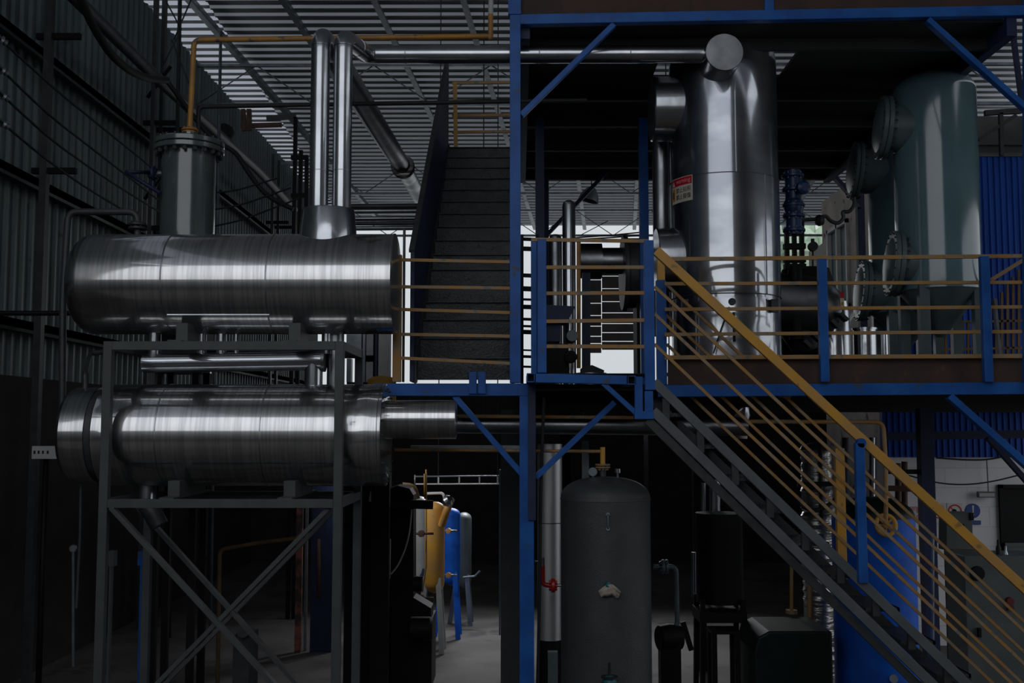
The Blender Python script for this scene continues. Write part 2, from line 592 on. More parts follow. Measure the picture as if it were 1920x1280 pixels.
for X19 in (-7.3, -5.7, -4.06, -2.46, -0.9, 0.7, 2.3, 3.9, 5.5, 7.1, 8.7):
    a = Vector((X19 + 0.0945 * (8 - 19), 8, roofz(8) - 0.17))
    b = Vector((X19 + 0.0945 * (34 - 19), 34, roofz(34) - 0.17))
    m_ = MB().bar(a, b, 0.035, 0.2)
    m_.bar(a + Vector((0.04, 0, -0.1)), b + Vector((0.04, 0, -0.1)), 0.11, 0.02)
    struct('trim_2', m_, GALV)
for Y, zz in ((19.5, 9.0), (26.0, 8.75), (31.0, 8.6)):
    m_ = MB().bar((-6, Y, zz), (11, Y, zz), 0.06, 0.06)
    m_.bar((-6, Y, zz + 0.75), (11, Y, zz + 0.75), 0.06, 0.05)
    x = -6.0
    k = 0
    while x < 11:
        z0, z1 = (zz, zz + 0.75) if k % 2 == 0 else (zz + 0.75, zz)
        m_.tube([(x, Y, z0), (x + 1.1, Y, z1)], 0.012, 6)
        x += 1.1
        k += 1
    struct('trim_3', m_, GALV)

# right-hand building: white block wall, blue sheet above it, grey concrete band on top
YW = 15.0
zb = P(1800, 857, YW).z
zt = P(1880, 295, YW).z
xw = P(1652, 700, YW).x
struct('wall_right_block', MB().box(xw, XR, YW, YW + 0.2, 0, zb), WBLOCK)
c = corr(0, XR - xw, zb, zt, (xw, YW - 0.02, 0), (1, 0, 0), (0, 0, 1), (0, -1, 0), 0.085, 0.022)
c.box(xw, XR, YW + 0.0, YW + 0.12, zb, zt)
struct('wall_right_sheet', c, BLUESH)
struct('wall_right_band', MB().box(P(1700, 260, YW).x, XR, YW + 0.5, YW + 0.75, zt - 0.05, zt + 0.75).box(P(1700, 260, YW).x, XR, YW + 0.44, YW + 0.5, zt + 0.3, zt + 0.36), CONCG)
struct('trim_4', MB().box(P(1700, 295, YW).x, XR, YW - 0.06, YW + 0.14, zt, zt + 0.05), CONCG)
# annex wall behind, with a window
YA = 18.5
ax0 = 6.28
wy0, wy1 = 20.05, 21.35
zA0, zA1 = 0, 7.62
wz0, wz1 = 5.25, 6.95
an = MB()
an.box(ax0, ax0 + 2.4, YA, YA + 0.2, zA0, zA1)
an.box(ax0, ax0 + 0.2, YA + 0.2, wy0, zA0, zA1)
an.box(ax0, ax0 + 0.2, wy1, 21.8, zA0, zA1)
an.box(ax0, ax0 + 0.2, wy0, wy1, zA0, wz0)
an.box(ax0, ax0 + 0.2, wy0, wy1, wz1, zA1)
struct('wall_annex', an, CONC)
wf = MB()
for a, b in ((wy0, wy0 + 0.08), ((wy0 + wy1) / 2 - 0.04, (wy0 + wy1) / 2 + 0.04), (wy1 - 0.08, wy1)):
    wf.box(ax0 - 0.05, ax0 + 0.03, a, b, wz0, wz1)
wf.box(ax0 - 0.05, ax0 + 0.03, wy0, wy1, wz0, wz0 + 0.08).box(ax0 - 0.05, ax0 + 0.03, wy0, wy1, wz1 - 0.08, wz1)
W1 = struct('window_1', wf, WHITEP)
MB().box(ax0 + 0.04, ax0 + 0.06, wy0 + 0.05, wy1 - 0.05, wz0 + 0.05, wz1 - 0.05).build('window_pane', GLASS, W1)
# trees outside beyond the open gable
random.seed(3)
for i, (px, py, rr, lab) in enumerate(((1490, 480, 2.4, 'pale sunlit tree seen outside left of the annex window'), (1600, 500, 2.4, 'pale bushy tree seen outside right behind the annex window edge'))):
    c0 = P(px, py, 44)
    t = thing('tree', lab, 'tree', (c0.x, 44, 0), 'trees outside the hall')
    m_ = MB()
    for k in range(26):
        q = Vector((random.gauss(0, 1), random.gauss(0, 0.7), random.gauss(0, 1))) * rr * 0.5
        bmesh.ops.create_icosphere(m_.bm, subdivisions=2, radius=rr * random.uniform(0.3, 0.5), matrix=Matrix.Translation(c0 + q))
    for v in m_.bm.verts:
        v.co += Vector((random.uniform(-1, 1), random.uniform(-1, 1), random.uniform(-1, 1))) * 0.10
    m_.build('crown', LEAF, t)
    MB().cyl((c0.x, 44, 0), (c0.x, 44, c0.z), 0.22, 0.12, 10).build('trunk', RUSTB, t)

# door in the white block wall (dark doorway with a grey half-height leaf)
dz = P(1880, 908, YW).z
dx0, dx1 = P(1874, 1000, YW).x, P(1874, 1000, YW).x + 1.0
d_ = MB().box(dx0, dx0 + 0.05, YW - 0.05, YW, 0, dz).box(dx1 - 0.05, dx1, YW - 0.05, YW, 0, dz).box(dx0, dx1, YW - 0.05, YW, dz - 0.05, dz)
d_.box(dx0 + 0.05, dx1 - 0.05, YW - 0.012, YW - 0.002, 0, dz - 0.05)
D1 = struct('door_1', d_, MACH)
zl = P(1900, 1016, YW).z
MB().box(dx0 + 0.03, dx1, YW - 0.09, YW - 0.052, 0, zl).box(dx0 + 0.03, dx1, YW - 0.1, YW - 0.052, zl - 0.05, zl).build('door_leaf', CABG, D1)

# ------------------------------------------------------------------ upper blue platform
YB = 9.3
up = thing('upper_platform', 'high blue steel platform with rusty edge plate over the tall insulated vessel', 'platform', (0, YB, 0))
a, b = P(966, 39.5, YB), P(1975, 21.5, YB)
m_ = MB().bar(a, b, 0.09, 0.092)
m_.build('front_beam', BLUE, up, bevel=0.005)
m_ = MB().prism([P(977, 27, YB), P(1975, 10, YB), P(1975, -60, YB), P(977, -60, YB)], (0, 0.01, 0))
m_.build('edge_plate', RUST, up)
for px in (1441, 1925):
    MB().bar(P(px, 24, YB), P(px, -60, YB), 0.08, 0.06).build('edge_post', BLUE, up)
pa_t, pa_b = P(964.5, -70, YB), P(969.5, 718, YB)
mx = (pa_t.x + pa_b.x) / 2
MB().box(P(966, 300, YB).x - 0.048, P(966, 300, YB).x + 0.048, YB - 0.048, YB + 0.048, pa_b.z, P(960, 31, YB).z).build('post', BLUE, up, bevel=0.004)
MB().box(P(965, 0, YB).x - 0.058, P(965, 0, YB).x + 0.058, YB - 0.055, YB + 0.055, P(960, 31, YB).z, P(960, -70, YB).z).build('post', BLUE, up, bevel=0.004)
MB().bar(P(1926, 22, YB), P(1926, 718, YB), 0.05, 0.08).build('post', BLUE, up)
MB().bar(P(1151, 47, YB), P(977, 217, YB), 0.05, 0.068, up=(0, 1, 0)).build('brace', BLUE, up, bevel=0.004)
MB().bar(P(1738, 38, YB), P(1927, 208, YB), 0.05, 0.075, up=(0, 1, 0)).build('brace', BLUE, up, bevel=0.004)
# deck with an opening round the vessel
zD = 6.62
xa, xb = 0.06, 4.42
hx0, hx1, hy0, hy1 = 1.40, 2.72, 9.95, 10.85
yb_ = 15.05
m_ = MB()
m_.box(xa, hx0, YB + 0.05, yb_, zD, zD + 0.03)
m_.box(hx1, xb, YB + 0.05, yb_, zD, zD + 0.03)
m_.box(hx0, hx1, YB + 0.05, hy0, zD, zD + 0.03)
m_.box(hx0, hx1, hy1, yb_, zD, zD + 0.03)
m_.build('deck_plate', DECKM, up)
for Y in (9.75, 11.3, 12.3, 13.4, 14.3, 15.0):
    MB().box(xa, xb, Y - 0.03, Y + 0.03, zD - 0.11, zD).build('joist', DECKM, up)
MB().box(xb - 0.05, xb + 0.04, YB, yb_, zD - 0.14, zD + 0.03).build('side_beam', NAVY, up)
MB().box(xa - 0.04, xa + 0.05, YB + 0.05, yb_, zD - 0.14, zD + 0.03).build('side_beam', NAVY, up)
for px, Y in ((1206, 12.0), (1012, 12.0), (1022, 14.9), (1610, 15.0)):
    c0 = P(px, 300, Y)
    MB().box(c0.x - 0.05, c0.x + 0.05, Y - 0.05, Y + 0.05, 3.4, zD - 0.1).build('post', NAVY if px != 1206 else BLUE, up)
MB().bar(P(1138, 322, 14.9), P(1024, 442, 14.9), 0.05, 0.10, up=(0, 1, 0)).build('brace', NAVY, up)
MB().bar(P(1548, 314, 14.9), P(1616, 388, 14.9), 0.05, 0.11, up=(0, 1, 0)).build('brace', NAVY, up)
MB().bar(P(1900, 70, 12.0), P(1915, 185, 12.0), 0.05, 0.05, up=(0, 1, 0)).build('brace', NAVY, up)
# small bolt plate on post
# railing seen at head of the rear stair
rr_ = thing('stair_head_railing', 'yellow railing at the top of the dark rear stair', 'railing', P(905, 250, 13.9))
for y in (156, 217, 248):
    MB().bar(P(848, y, 13.9), P(1000, y - 2, 13.9), 0.035, 0.035).build('rail', OCHRE, rr_)
MB().bar(P(853, 155, 13.86), P(855, 292, 13.86), 0.05, 0.075).build('post', YELLOW, rr_)

# ------------------------------------------------------------------ lower blue platform
lp = thing('lower_platform', 'blue steel platform with dark deck that carries the tall vessels', 'platform', (0.5, 9.5, 0))
YP = 9.5
MB().bar(P(1232, 733, YP), P(1990, 727, YP), 0.09, 0.105).build('front_beam', BLUE, lp, bevel=0.004)
MB().prism([P(1252, 673, YP + 0.03), P(1990, 669, YP + 0.03), P(1990, 717, YP + 0.03), P(1252, 721, YP + 0.03)], (0, 0.012, 0)).build('kick_plate', RUST, lp)
m_ = MB()
m_.box(0.0, 7.6, 9.55, 14.85, 3.34, 3.38)
m_.build('deck_plate', DECKM, lp)
for Y in (10.3, 11.2, 12.1, 13.0, 13.9, 14.7):
    MB().box(0.0, 7.6, Y - 0.04, Y + 0.04, 3.2, 3.34).build('joist', DECKM, lp)
for px, Y in ((1738, 11.6), (1310, 13.5), (1060, 13.5)):
    c0 = P(px, 950, Y)
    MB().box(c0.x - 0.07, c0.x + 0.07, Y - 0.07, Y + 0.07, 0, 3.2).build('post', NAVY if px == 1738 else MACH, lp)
MB().box(5.6, 5.7, 9.45, 9.55, 0, 3.3).build('post', BLUE, lp)
MB().bar(P(1778, 742, YP), P(1990, 930, YP), 0.06, 0.088, up=(0, 1, 0)).build('brace', BLUE, lp, bevel=0.004)
MB().bar(P(1852, 820, 11.6), P(1945, 925, 11.6), 0.05, 0.07, up=(0, 1, 0)).build('brace', NAVY, lp)
MB().bar(P(1660, 884, 11.6), P(1738, 884, 11.6), 0.05, 0.05).build('tie_beam', MACH, lp)
MB().bar(P(1655, 818, 13.0), P(2000, 812, 13.0), 0.06, 0.10).build('tie_beam', NAVY, lp)
# left part: beam, lower post and knee braces
MB().bar(P(700, 730.5, YB), P(1004, 730.5, YB), 0.09, 0.108).build('front_beam', BLUE, lp, bevel=0.004)
c0 = P(988, 1000, YB)
zb_ = P(988, 742, YB).z
MB().box(c0.x - 0.064, c0.x + 0.06, YB - 0.045, YB + 0.05, 0, zb_).build('post', BLUE, lp, bevel=0.004)
q0, q1 = P(990, 716, YB - 0.05), P(1004, 975, YB - 0.05)
MB().box(q0.x, q1.x + 0.004, YB - 0.075, YB - 0.047, q1.z, q0.z).build('dark_overlay', NAVY, lp, bevel=0.003)  # dark blue strip over the upper right of the post
MB().bar(P(852, 742, YB + 0.02), P(984, 895, YB + 0.02), 0.05, 0.066, up=(0, 1, 0)).build('brace', BLUE, lp, bevel=0.004)
MB().bar(P(1152, 754, YB + 0.02), P(1004, 895, YB + 0.02), 0.05, 0.066, up=(0, 1, 0)).build('brace', BLUE, lp, bevel=0.004)
m_ = MB()
for x0, x1 in ((879.5, 894), (896, 911)):
    a, b = P(x0, 697, YB - 0.06), P(x1, 738, YB - 0.06)
    m_.box(a.x, b.x, YB - 0.075, YB - 0.045, b.z, a.z)
    m_.box(b.x - 0.008, b.x, YB - 0.11, YB - 0.045, b.z, a.z)
m_.build('bracket', BLUE, lp, bevel=0.002)
# landing between beam and rear stair
MB().box(P(700, 730, YB).x, 0.0, YB + 0.05, 9.75, 3.34, 3.37).build('deck_plate', DECKM, lp)

# front railing of the lower platform
fr = thing('platform_railing', 'yellow five-bar railing with blue posts in front of the tall vessels', 'railing', P(1541, 717, 9.44))
for yl, yr, h in ((486, 479.5, .034), (532, 529, .030), (580, 575, .030), (627, 621, .030), (670, 667, .036)):
    MB().bar(P(1246, yl, 9.47), P(1965, yr, 9.47), 0.028, h).build('rail', OCHRE, fr)
for px, y0 in ((1543, 486), (1848, 481)):
    t_, b_ = P(px - 2, y0, 9.43), P(px + 2, 716, 9.43)
    xm = (t_.x + b_.x) / 2
    MB().box(xm - 0.038, xm + 0.038, 9.395, 9.455, b_.z, t_.z).build('post', BLUE, fr, bevel=0.004)

# ------------------------------------------------------------------ landing
YL = 8.95
ld = thing('stair_landing', 'small blue square-tube landing at the head of the front stair', 'landing', P(1100, 720, YL))
MB().bar(P(1001, 708.5, YL), P(1178, 712.5, YL), 0.06, 0.075).build('front_beam', BLUE, ld, bevel=0.004)
for px, y in ((996, 708), (1183, 712.5)):
    c0 = P(px, y, YL)
    MB().hollow((c0.x, YL - 0.03, c0.z), (c0.x, 9.6, c0.z), 0.075, 0.008).build('side_tube', BLUE, ld)
    MB().box(c0.x - 0.032, c0.x + 0.032, YL + 0.05, YL + 0.06, c0.z - 0.032, c0.z + 0.032).build('dark_tube_backing', MACH, ld)  # black plate added inside so the open end looks shaded
c0, c1 = P(990, 702, YL), P(1225, 702, YL)
MB().box(c0.x, c1.x, YL + 0.03, 9.62, c0.z + 0.006, c0.z + 0.012).build('deck_plate', DECKM, ld)


def vpost(px, y0, y1, wpx, Y, dy=0.06, nm='post', m=BLUE, par=None, bev=0.004):
    t_, b_ = P(px, y0, Y), P(px, y1, Y)
    xm = P(px, (y0 + y1) / 2, Y).x
    w_ = S(wpx, Y) / 2
    return MB().box(xm - w_, xm + w_, Y - dy / 2, Y + dy / 2, b_.z, t_.z).build(nm, m, par, bevel=bev)


vpost(1016, 449, 699, 17, YL, par=ld)
vpost(1001, 449, 700, 11, YL + 0.35, par=ld)
vpost(1217, 451, 731, 19, YL, par=ld)
vpost(1216, 733, 771, 16, YL, nm='lower_post', par=ld)
vpost(1197, 706, 772, 15, YL, nm='lower_post', par=ld)
MB().bar(P(1189, 778, YL), P(1225, 778, YL), 0.07, 0.066).build('bottom_tie', BLUE, ld, bevel=0.004)
MB().bar(P(1130, 718, YL + 0.01), P(1192, 774, YL + 0.01), 0.04, 0.05, up=(0, 1, 0)).build('brace', BLUE, ld)
vpost(1240, 526, 742, 19, 9.60, par=ld)
vpost(1239, 485, 526, 14, 9.60, nm='post_head', m=YELLOW, par=ld)
lr = thing('landing_railing', 'short five-bar ochre railing across the small blue landing', 'railing', P(1110, 700, YL))
for yl, yr in ((449, 452), (501, 501), (550, 549), (602.5, 600), (649, 649.5)):
    MB().bar(P(1008 if yl > 450 else 996, yl, YL - 0.015), P(1208 if yl > 450 else 1215, yr, YL - 0.015), 0.02, 0.030).build('rail', OCHRE, lr)

# ------------------------------------------------------------------ front stair (descends to the right)
YN, YF = 8.95, 9.66
st = thing('front_stair', 'grey steel stair going down right from the blue landing to the floor', 'stair', P(1600, 1100, 9.3))


def ext(p, q, zmin):
    """extend the line p-q down to height zmin"""
    d = q - p
    return p + d * ((zmin - p.z) / d.z)


a, b = P(1226, 716, YN), P(1810, 1280, YN)
e = ext(a, b, 0.0)
MB().bar(a, e, 0.05, 0.078).build('stringer', STRING, st, bevel=0.003)
a2, b2 = P(1224, 770, YN), P(1745, 1280, YN)
e2 = ext(a2, b2, 0.0)
MB().bar(a2, e2, 0.05, 0.080).build('lower_chord', STRING, st, bevel=0.003)
off = Vector((-0.045, 0.02, -0.075))
MB().bar(a2 + off, e2 + off, 0.05, 0.07).build('chord_flange', STEEL, st)
a3, b3 = P(1224, 752, YF), P(1775, 1280, YF)
MB().bar(a3, ext(a3, b3, 0.0), 0.04, 0.09).build('stringer', STEEL, st)
for k in range(-2, 10):
    x = 1.879 + 0.285 * k
    z = 2.58 - 0.268 * k
    if z < 0.05:
        break
    MB().box(x - 0.10, x - 0.04, YN - 0.01, YN + 0.02, z - 0.06, z + 0.12).build('stub_plate', STEEL, st)
    MB().box(x - 0.14, x + 0.14, YN + 0.04, YF - 0.03, z - 0.03, z).box(x + 0.12, x + 0.14, YN + 0.04, YF - 0.03, z - 0.06, z).build('tread', TREAD, st)
sr = thing('front_stair_handrail', 'near yellow handrail with wide flat top bar beside the front stair', 'handrail', P(1612, 1090, YN))
a, b = P(1230, 470, YN), P(1925, 1107, YN)
MB().bar(a, ext(a, b, 1.0), 0.05, 0.078).build('handrail', YELLOW, sr, bevel=0.003)
for p0, p1 in (((1227, 537), (1920, 1183)), ((1227, 588), (1920, 1244)), ((1227, 645), (1896, 1280))):
    a, b = P(*p0, YN), P(*p1, YN)
    MB().bar(a, ext(a, b, 0.75), 0.02, 0.026).build('rail', OCHRE, sr)
vpost(1614, 830, 1092, 17, YN - 0.05, nm='post', par=sr)
q = P(1614, 830, YN - 0.05)
MB().cyl((q.x, YN - 0.08, q.z), (q.x, YN - 0.02, q.z), S(8.5, YN), seg=20).build('post_cap', BLUE, sr)
q = P(2120, 1400, YN)
MB().box(q.x - 0.04, q.x + 0.04, YN - 0.08, YN - 0.02, 0.0, 1.3).build('post', BLUE, sr)
s2 = thing('front_stair_rear_railing', 'far thin-bar railing with yellow post behind the front stair', 'handrail', P(1575, 1100, YF))
for p0, p1 in (((1248, 532), (1920, 1165)), ((1248, 590), (1920, 1222)), ((1250, 645), (1916, 1280)), ((1250, 700), (1861, 1280))):
    a, b = P(*p0, YF), P(*p1, YF)
    MB().bar(a, ext(a, b, 0.7), 0.02, 0.026).build('rail', OCHRE, s2)
vpost(1576, 840, 1085, 17, YF + 0.03, nm='post', m=YELLOW, par=s2)
vpost(1418, 702, 742, 15, YF + 0.03, nm='post', m=YELLOW, par=s2)
a, b = P(1436, 728, YF + 0.02), P(1482, 746, YF + 0.02)
MB().bar(a, b, 0.02, 0.05).build('clip_plate', YELLOW, s2)

# ------------------------------------------------------------------ rear stair (climbs away to the upper platform)
rs = thing('rear_stair', 'steep dark closed stair climbing away to the upper platform', 'stair', (-0.46, 11.6, 3.4))
n = 16
xs0, xs1 = -0.90, -0.06
for k in range(n):
    y0 = 9.55 + 0.27 * k
    z0 = 3.42 + 0.2 * k
    MB().box(xs0, xs1, y0 + 0.02, y0 + 0.03, z0, z0 + 0.2).box(xs0, xs1, y0 - 0.01, y0 + 0.29, z0 + 0.19, z0 + 0.2).build('tread', TREAD, rs)
y1, z1 = 9.55 + 0.27 * n, 3.42 + 0.2 * n


def plate(x, w_):
    return [(x, 9.40, 3.40), (x, 9.40, 4.55), (x, y1 + 0.05, z1 + 1.25), (x, y1 + 0.05, z1 - 0.25), (x, 9.75, 3.40)]


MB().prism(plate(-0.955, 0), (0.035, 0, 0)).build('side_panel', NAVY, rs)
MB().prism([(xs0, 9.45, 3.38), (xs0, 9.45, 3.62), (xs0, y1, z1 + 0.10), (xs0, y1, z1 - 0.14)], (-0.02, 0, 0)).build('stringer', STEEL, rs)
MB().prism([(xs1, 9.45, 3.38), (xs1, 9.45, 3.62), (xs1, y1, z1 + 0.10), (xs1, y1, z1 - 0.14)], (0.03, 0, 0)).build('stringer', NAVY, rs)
MB().bar((-0.945, 9.40, 4.56), (-0.945, y1 + 0.05, z1 + 1.27), 0.05, 0.03).build('top_bar', STEEL, rs)
MB().box(-0.95, 0.06, y1 - 0.02, y1 + 1.0, z1, z1 + 0.04).build('top_landing', DECKM, rs)
rr = thing('rear_stair_railing', 'ochre bars with rusty post across the foot of the rear stair', 'railing', P(745, 718, YB))
for yl, yr in ((487, 491), (537.5, 540), (580, 586), (626.5, 630), (671, 681)):
    MB().bar(P(752, yl, YB - 0.02), P(957, yr, YB - 0.02), 0.02, 0.027).build('rail', OCHRE, rr)
vpost(745, 478, 716, 16, YB, nm='post', m=OCHRE, par=rr)
vpost(757, 430, 716, 4, YB + 0.1, nm='angle_bar', m=STEEL, par=rr)
# ------------------------------------------------------------------ tank rack
YR0, YR1 = 8.40, 9.42
YT = 8.92
rk = thing('tank_rack', 'grey square-tube rack with crossed braces carrying the two horizontal tanks', 'rack', (P(415, 1200, YT).x, YT, 0))
lx0 = P(196, 930, YR0).x
lx1 = P(634, 930, YR0).x
zt_ = P(400, 648, YR0).z
zm_ = P(400, 943.5, YR0).z
for Y in (YR0, YR1):
    for x in (lx0, lx1):
        MB().box(x - 0.034, x + 0.034, Y - 0.034, Y + 0.034, 0, zt_ + 0.034).build('leg', RACK, rk, bevel=0.004)
    MB().box(lx0 + 0.034, lx1 - 0.034, Y - 0.03, Y + 0.03, zt_ - 0.034, zt_ + 0.034).build('top_beam', RACK, rk, bevel=0.003)
    MB().box(lx0 + 0.034, lx1 - 0.034, Y - 0.03, Y + 0.03, zm_ - 0.034, zm_ + 0.034).build('middle_beam', RACK, rk, bevel=0.003)
    if Y == YR0:
        p = [P(214, 956, Y), P(530, 1300, Y), P(612, 956, Y), P(285, 1290, Y)]
    else:
        p = [P(214 + 40, 945, Y), P(565, 1290, Y), P(632, 950, Y), P(300, 1290, Y)]
    MB().bar(ext(p[1], p[0], zm_ - 0.03), ext(p[0], p[1], 0.12), 0.035, 0.068, up=(0, 1, 0)).build('brace', RACK, rk, bevel=0.003)
    MB().bar(ext(p[3], p[2], zm_ - 0.03) + Vector((0, 0.04, 0)), ext(p[2], p[3], 0.12) + Vector((0, 0.04, 0)), 0.035, 0.068, up=(0, 1, 0)).build('brace', RACK, rk, bevel=0.003)
for x in (lx0, lx1):
    for z in (zt_, zm_):
        MB().box(x - 0.03, x + 0.03, YR0 + 0.034, YR1 - 0.034, z - 0.034, z + 0.034).build('side_beam', RACK, rk)


def saddle(par, pxs, ztop, zbeam, m=RACK):
    for a_, b_ in pxs:
        x0, x1 = P(a_, 800, YR0).x, P(b_, 800, YR0).x
        MB().box(x0, x1, YR0 - 0.02, YR1 + 0.02, zbeam, zbeam + 0.012).box(x0 + 0.01, x1 - 0.01, YT - 0.36, YT + 0.36, zbeam + 0.012, ztop).build('saddle', m, par)


# upper horizontal tank
c1_ = P(445, 533, YT)
rT = S(94.5, YT)
x0, x1 = P(149, 533, YT).x, P(739, 533, YT).x
t1 = thing('horizontal_tank', 'upper horizontal aluminium-clad tank with bright reflection band on the grey rack', 'tank', (c1_.x, YT, c1_.z - rT), 'horizontal tanks on the rack')
Lx = x1 - x0
m_ = MB().lathe([(0, 0.0), (rT * 0.66, 0.0), (rT * 0.80, 0.012), (rT * 0.90, 0.045), (rT * 0.965, 0.085), (rT * 0.992, 0.115), (rT, 0.14), (rT, Lx), (rT + 0.004, Lx), (rT + 0.004, Lx + 0.015), (rT - 0.012, Lx + 0.02), (0, Lx + 0.022)], (x0, YT, c1_.z), (1, 0, 0), 96)
m_.build('shell', ALU_H, t1, sharp=25)
for px in (330, 518):
    xx = P(px, 533, YT).x
    MB().lathe([(rT - 0.01, 0), (rT + 0.0025, 0), (rT + 0.0025, 0.012), (rT - 0.01, 0.012)], (xx, YT, c1_.z), (1, 0, 0), 96).build('jacket_seam', ALU_D, t1)
q0, q1 = P(336, 589, YT), P(521, 589, YT)
dz_ = c1_.z - P(400, 589, YT - rT * 0.8).z
MB().bar((q0.x, YT - math.sqrt(max(rT**2 - dz_**2, 0)) - 0.001, c1_.z - dz_), (q1.x, YT - math.sqrt(max(rT**2 - dz_**2, 0)) - 0.001, c1_.z - dz_), 0.012, 0.008).build('jacket_lap', ALU_P, t1)
saddle(t1, ((311, 338), (528, 555)), c1_.z - rT * 0.86, zt_ + 0.034)
for px in (378, 415, 443, 612):
    q = P(px, 640, YT)
    MB().cyl((q.x, YT, zt_ - 0.03), (q.x, YT, c1_.z - rT * 0.93), S(9 if px != 443 else 5, YT), seg=16).build('bottom_nozzle', ALU_P, t1)
# collar and the two risers
cc = P(615, 440, YT)
zc0, zc1 = c1_.z + rT * 0.72, P(615, 394, YT).z
rc0, rc1 = S(54, YT), S(50, YT)
MB().lathe([(0, 0), (rc0 + .01, 0), (rc1, zc1 - zc0 - 0.01), (rc1 - 0.006, zc1 - zc0), (0, zc1 - zc0)], (cc.x, YT, zc0), (0, 0, 1), 64).build('collar', ALU_P, t1)

# left riser: up, over and back to the rear of the hall
zr = P(603, 62, YT).z
xl_ = P(596, 392, YT).x + 0.005
rp = S(18, YT)
dk = thing('riser_pipe', 'left of the two bright silver riser pipes, bending back into the hall', 'pipe', (xl_, YT, zc1), 'silver risers above the upper tank')
zbend = P(603, 88, YT).z
MB().tube([(xl_, YT, zc1 - 0.02), (xl_, YT, zr), (xl_ + 0.02, YT + 0.5, zr)], rp, 36, bend=0.16, n=10).build('jacket', ALU_P, dk)
for y in (322, 87):
    q = P(598, y, YT)
    MB().lathe([(rp - 0.005, 0), (rp + 0.002, 0), (rp + 0.002, 0.008), (rp - 0.005, 0.008)], (xl_, YT, q.z), (0, 0, 1), 36).build('jacket_band', ALU_D, dk)
rb = thing('return_duct', 'dark silver duct with crimped joint slanting back under the roof', 'duct', (xl_, YT + 0.5, zr))
a = Vector((xl_ + 0.02, YT + 0.45, zr))
b = P(755, 312, 13.2)
b2_ = P(815, 420, 18.0)
MB().tube([a, a + (b - a) * 0.12, b, b2_], 0.105, 24, bend=0.1).build('duct', ALU_D, rb)
d = (b - a).normalized()
MB().lathe([(0.10, -0.07), (0.145, -0.05), (0.135, -0.02), (0.15, 0.0), (0.135, 0.03), (0.145, 0.06), (0.10, 0.08)], b, d, 28, smooth=False).build('crimped_joint', FOIL, rb)
# right riser joins the long horizontal pipe
xr_ = P(639, 392, YT).x + 0.005
zr2 = P(647, 70, YT).z
YH = 9.62
zh = P(1000, 102, YH).z
d2 = thing('riser_pipe', 'right of the two bright silver riser pipes, joining the long horizontal pipe', 'pipe', (xr_, YT, zc1), 'silver risers above the upper tank')
xe = P(693, 103, YH).x
V0, V1 = Vector((xr_, YT, zr2)), Vector((xe - 0.03, YH, zh))
J = V0.lerp(V1, 0.55)
MB().tube([(xr_, YT, zc1 - 0.02), V0, J], rp, 36, bend=0.12, n=10).build('jacket', ALU_P, d2)
for y in (322, 87):
    q = P(642, y, YT)
    MB().lathe([(rp - 0.005, 0), (rp + 0.002, 0), (rp + 0.002, 0.008), (rp - 0.005, 0.008)], (xr_, YT, q.z), (0, 0, 1), 36).build('jacket_band', ALU_D, d2)
hp = thing('overhead_pipe', 'long horizontal silver pipe running behind the blue post to the vessel', 'pipe', (xe + 1.5, YH, zh - 0.08))
pend = P(1330, 101, YH)
MB().tube([J, V1, (pend.x, YH, zh)], rp + 0.002, 36, bend=0.12, n=8).build('jacket', ALU_P, hp)
for px in (760, 1010, 1180):
    q = P(px, 102, YH)
    MB().lathe([(S(17, YH), 0), (S(17.8, YH), 0), (S(17.8, YH), 0.01), (S(17, YH), 0.01)], (q.x, YH, zh), (1, 0, 0), 32).build('jacket_band', ALU_D, hp)

# lower horizontal tank
c2_ = P(460, 815, YT)
rU = S(94.5, YT)
x0, x1 = P(204, 815, YT).x, P(724, 815, YT).x
t2 = thing('horizontal_tank', 'lower horizontal aluminium-clad tank with end caps and side pipe on the grey rack', 'tank', (c2_.x, YT, c2_.z - rU), 'horizontal tanks on the rack')
Lx = x1 - x0
pr = [(0, 0), (rU - 0.01, 0), (rU, 0.01)] + [(rU, 0.03 + (Lx - 0.07) * i_ / 70) for i_ in range(71)]
pr += [(rU, Lx - 0.03), (rU + 0.003, Lx - 0.025), (rU + 0.003, Lx), (rU - 0.012, Lx + 0.004), (0, Lx + 0.004)]
m_ = MB().lathe(pr, (x0, YT, c2_.z), (1, 0, 0), 96)
xd0, xd1 = P(628, 815, YT).x, P(716, 815, YT).x
for v in m_.bm.verts:                                   # knocks and dents in the jacket near its ends
    dx_ = v.co.x
    wgt = max(0.0, 1 - abs(dx_ - (xd0 + xd1) / 2) / ((xd1 - xd0) / 2)) + 0.5 * max(0.0, 1 - abs(dx_ - (x0 + 0.10)) / 0.12)
    if wgt > 0 and x0 + 0.02 < dx_ < x1 - 0.03:
        r_v = Vector((0, v.co.y - YT, v.co.z - c2_.z))
        n_ = mnoise.noise(Vector((dx_ * 9, v.co.y * 8, v.co.z * 9)))
        v.co += r_v.normalized() * (-0.016 * wgt * max(0.0, n_ + 0.15))
m_.build('shell', ALU_H, t2, sharp=25)
xa0, xa1 = P(134, 815, YT).x, P(190, 815, YT).x
MB().lathe([(0, 0), (rU * 0.6, 0), (rU * 0.88, 0.02), (rU * 0.93, 0.05), (rU * 0.935, xa1 - xa0), (0, xa1 - xa0)], (xa0, YT, c2_.z), (1, 0, 0), 80).build('end_cap', ALU_H, t2, sharp=25)
MB().lathe([(0, 0), (rU * 0.9, 0), (rU * 0.9, x0 - xa1 + 0.01), (0, x0 - xa1 + 0.01)], (xa1, YT, c2_.z), (1, 0, 0), 64).build('neck', STEEL, t2)
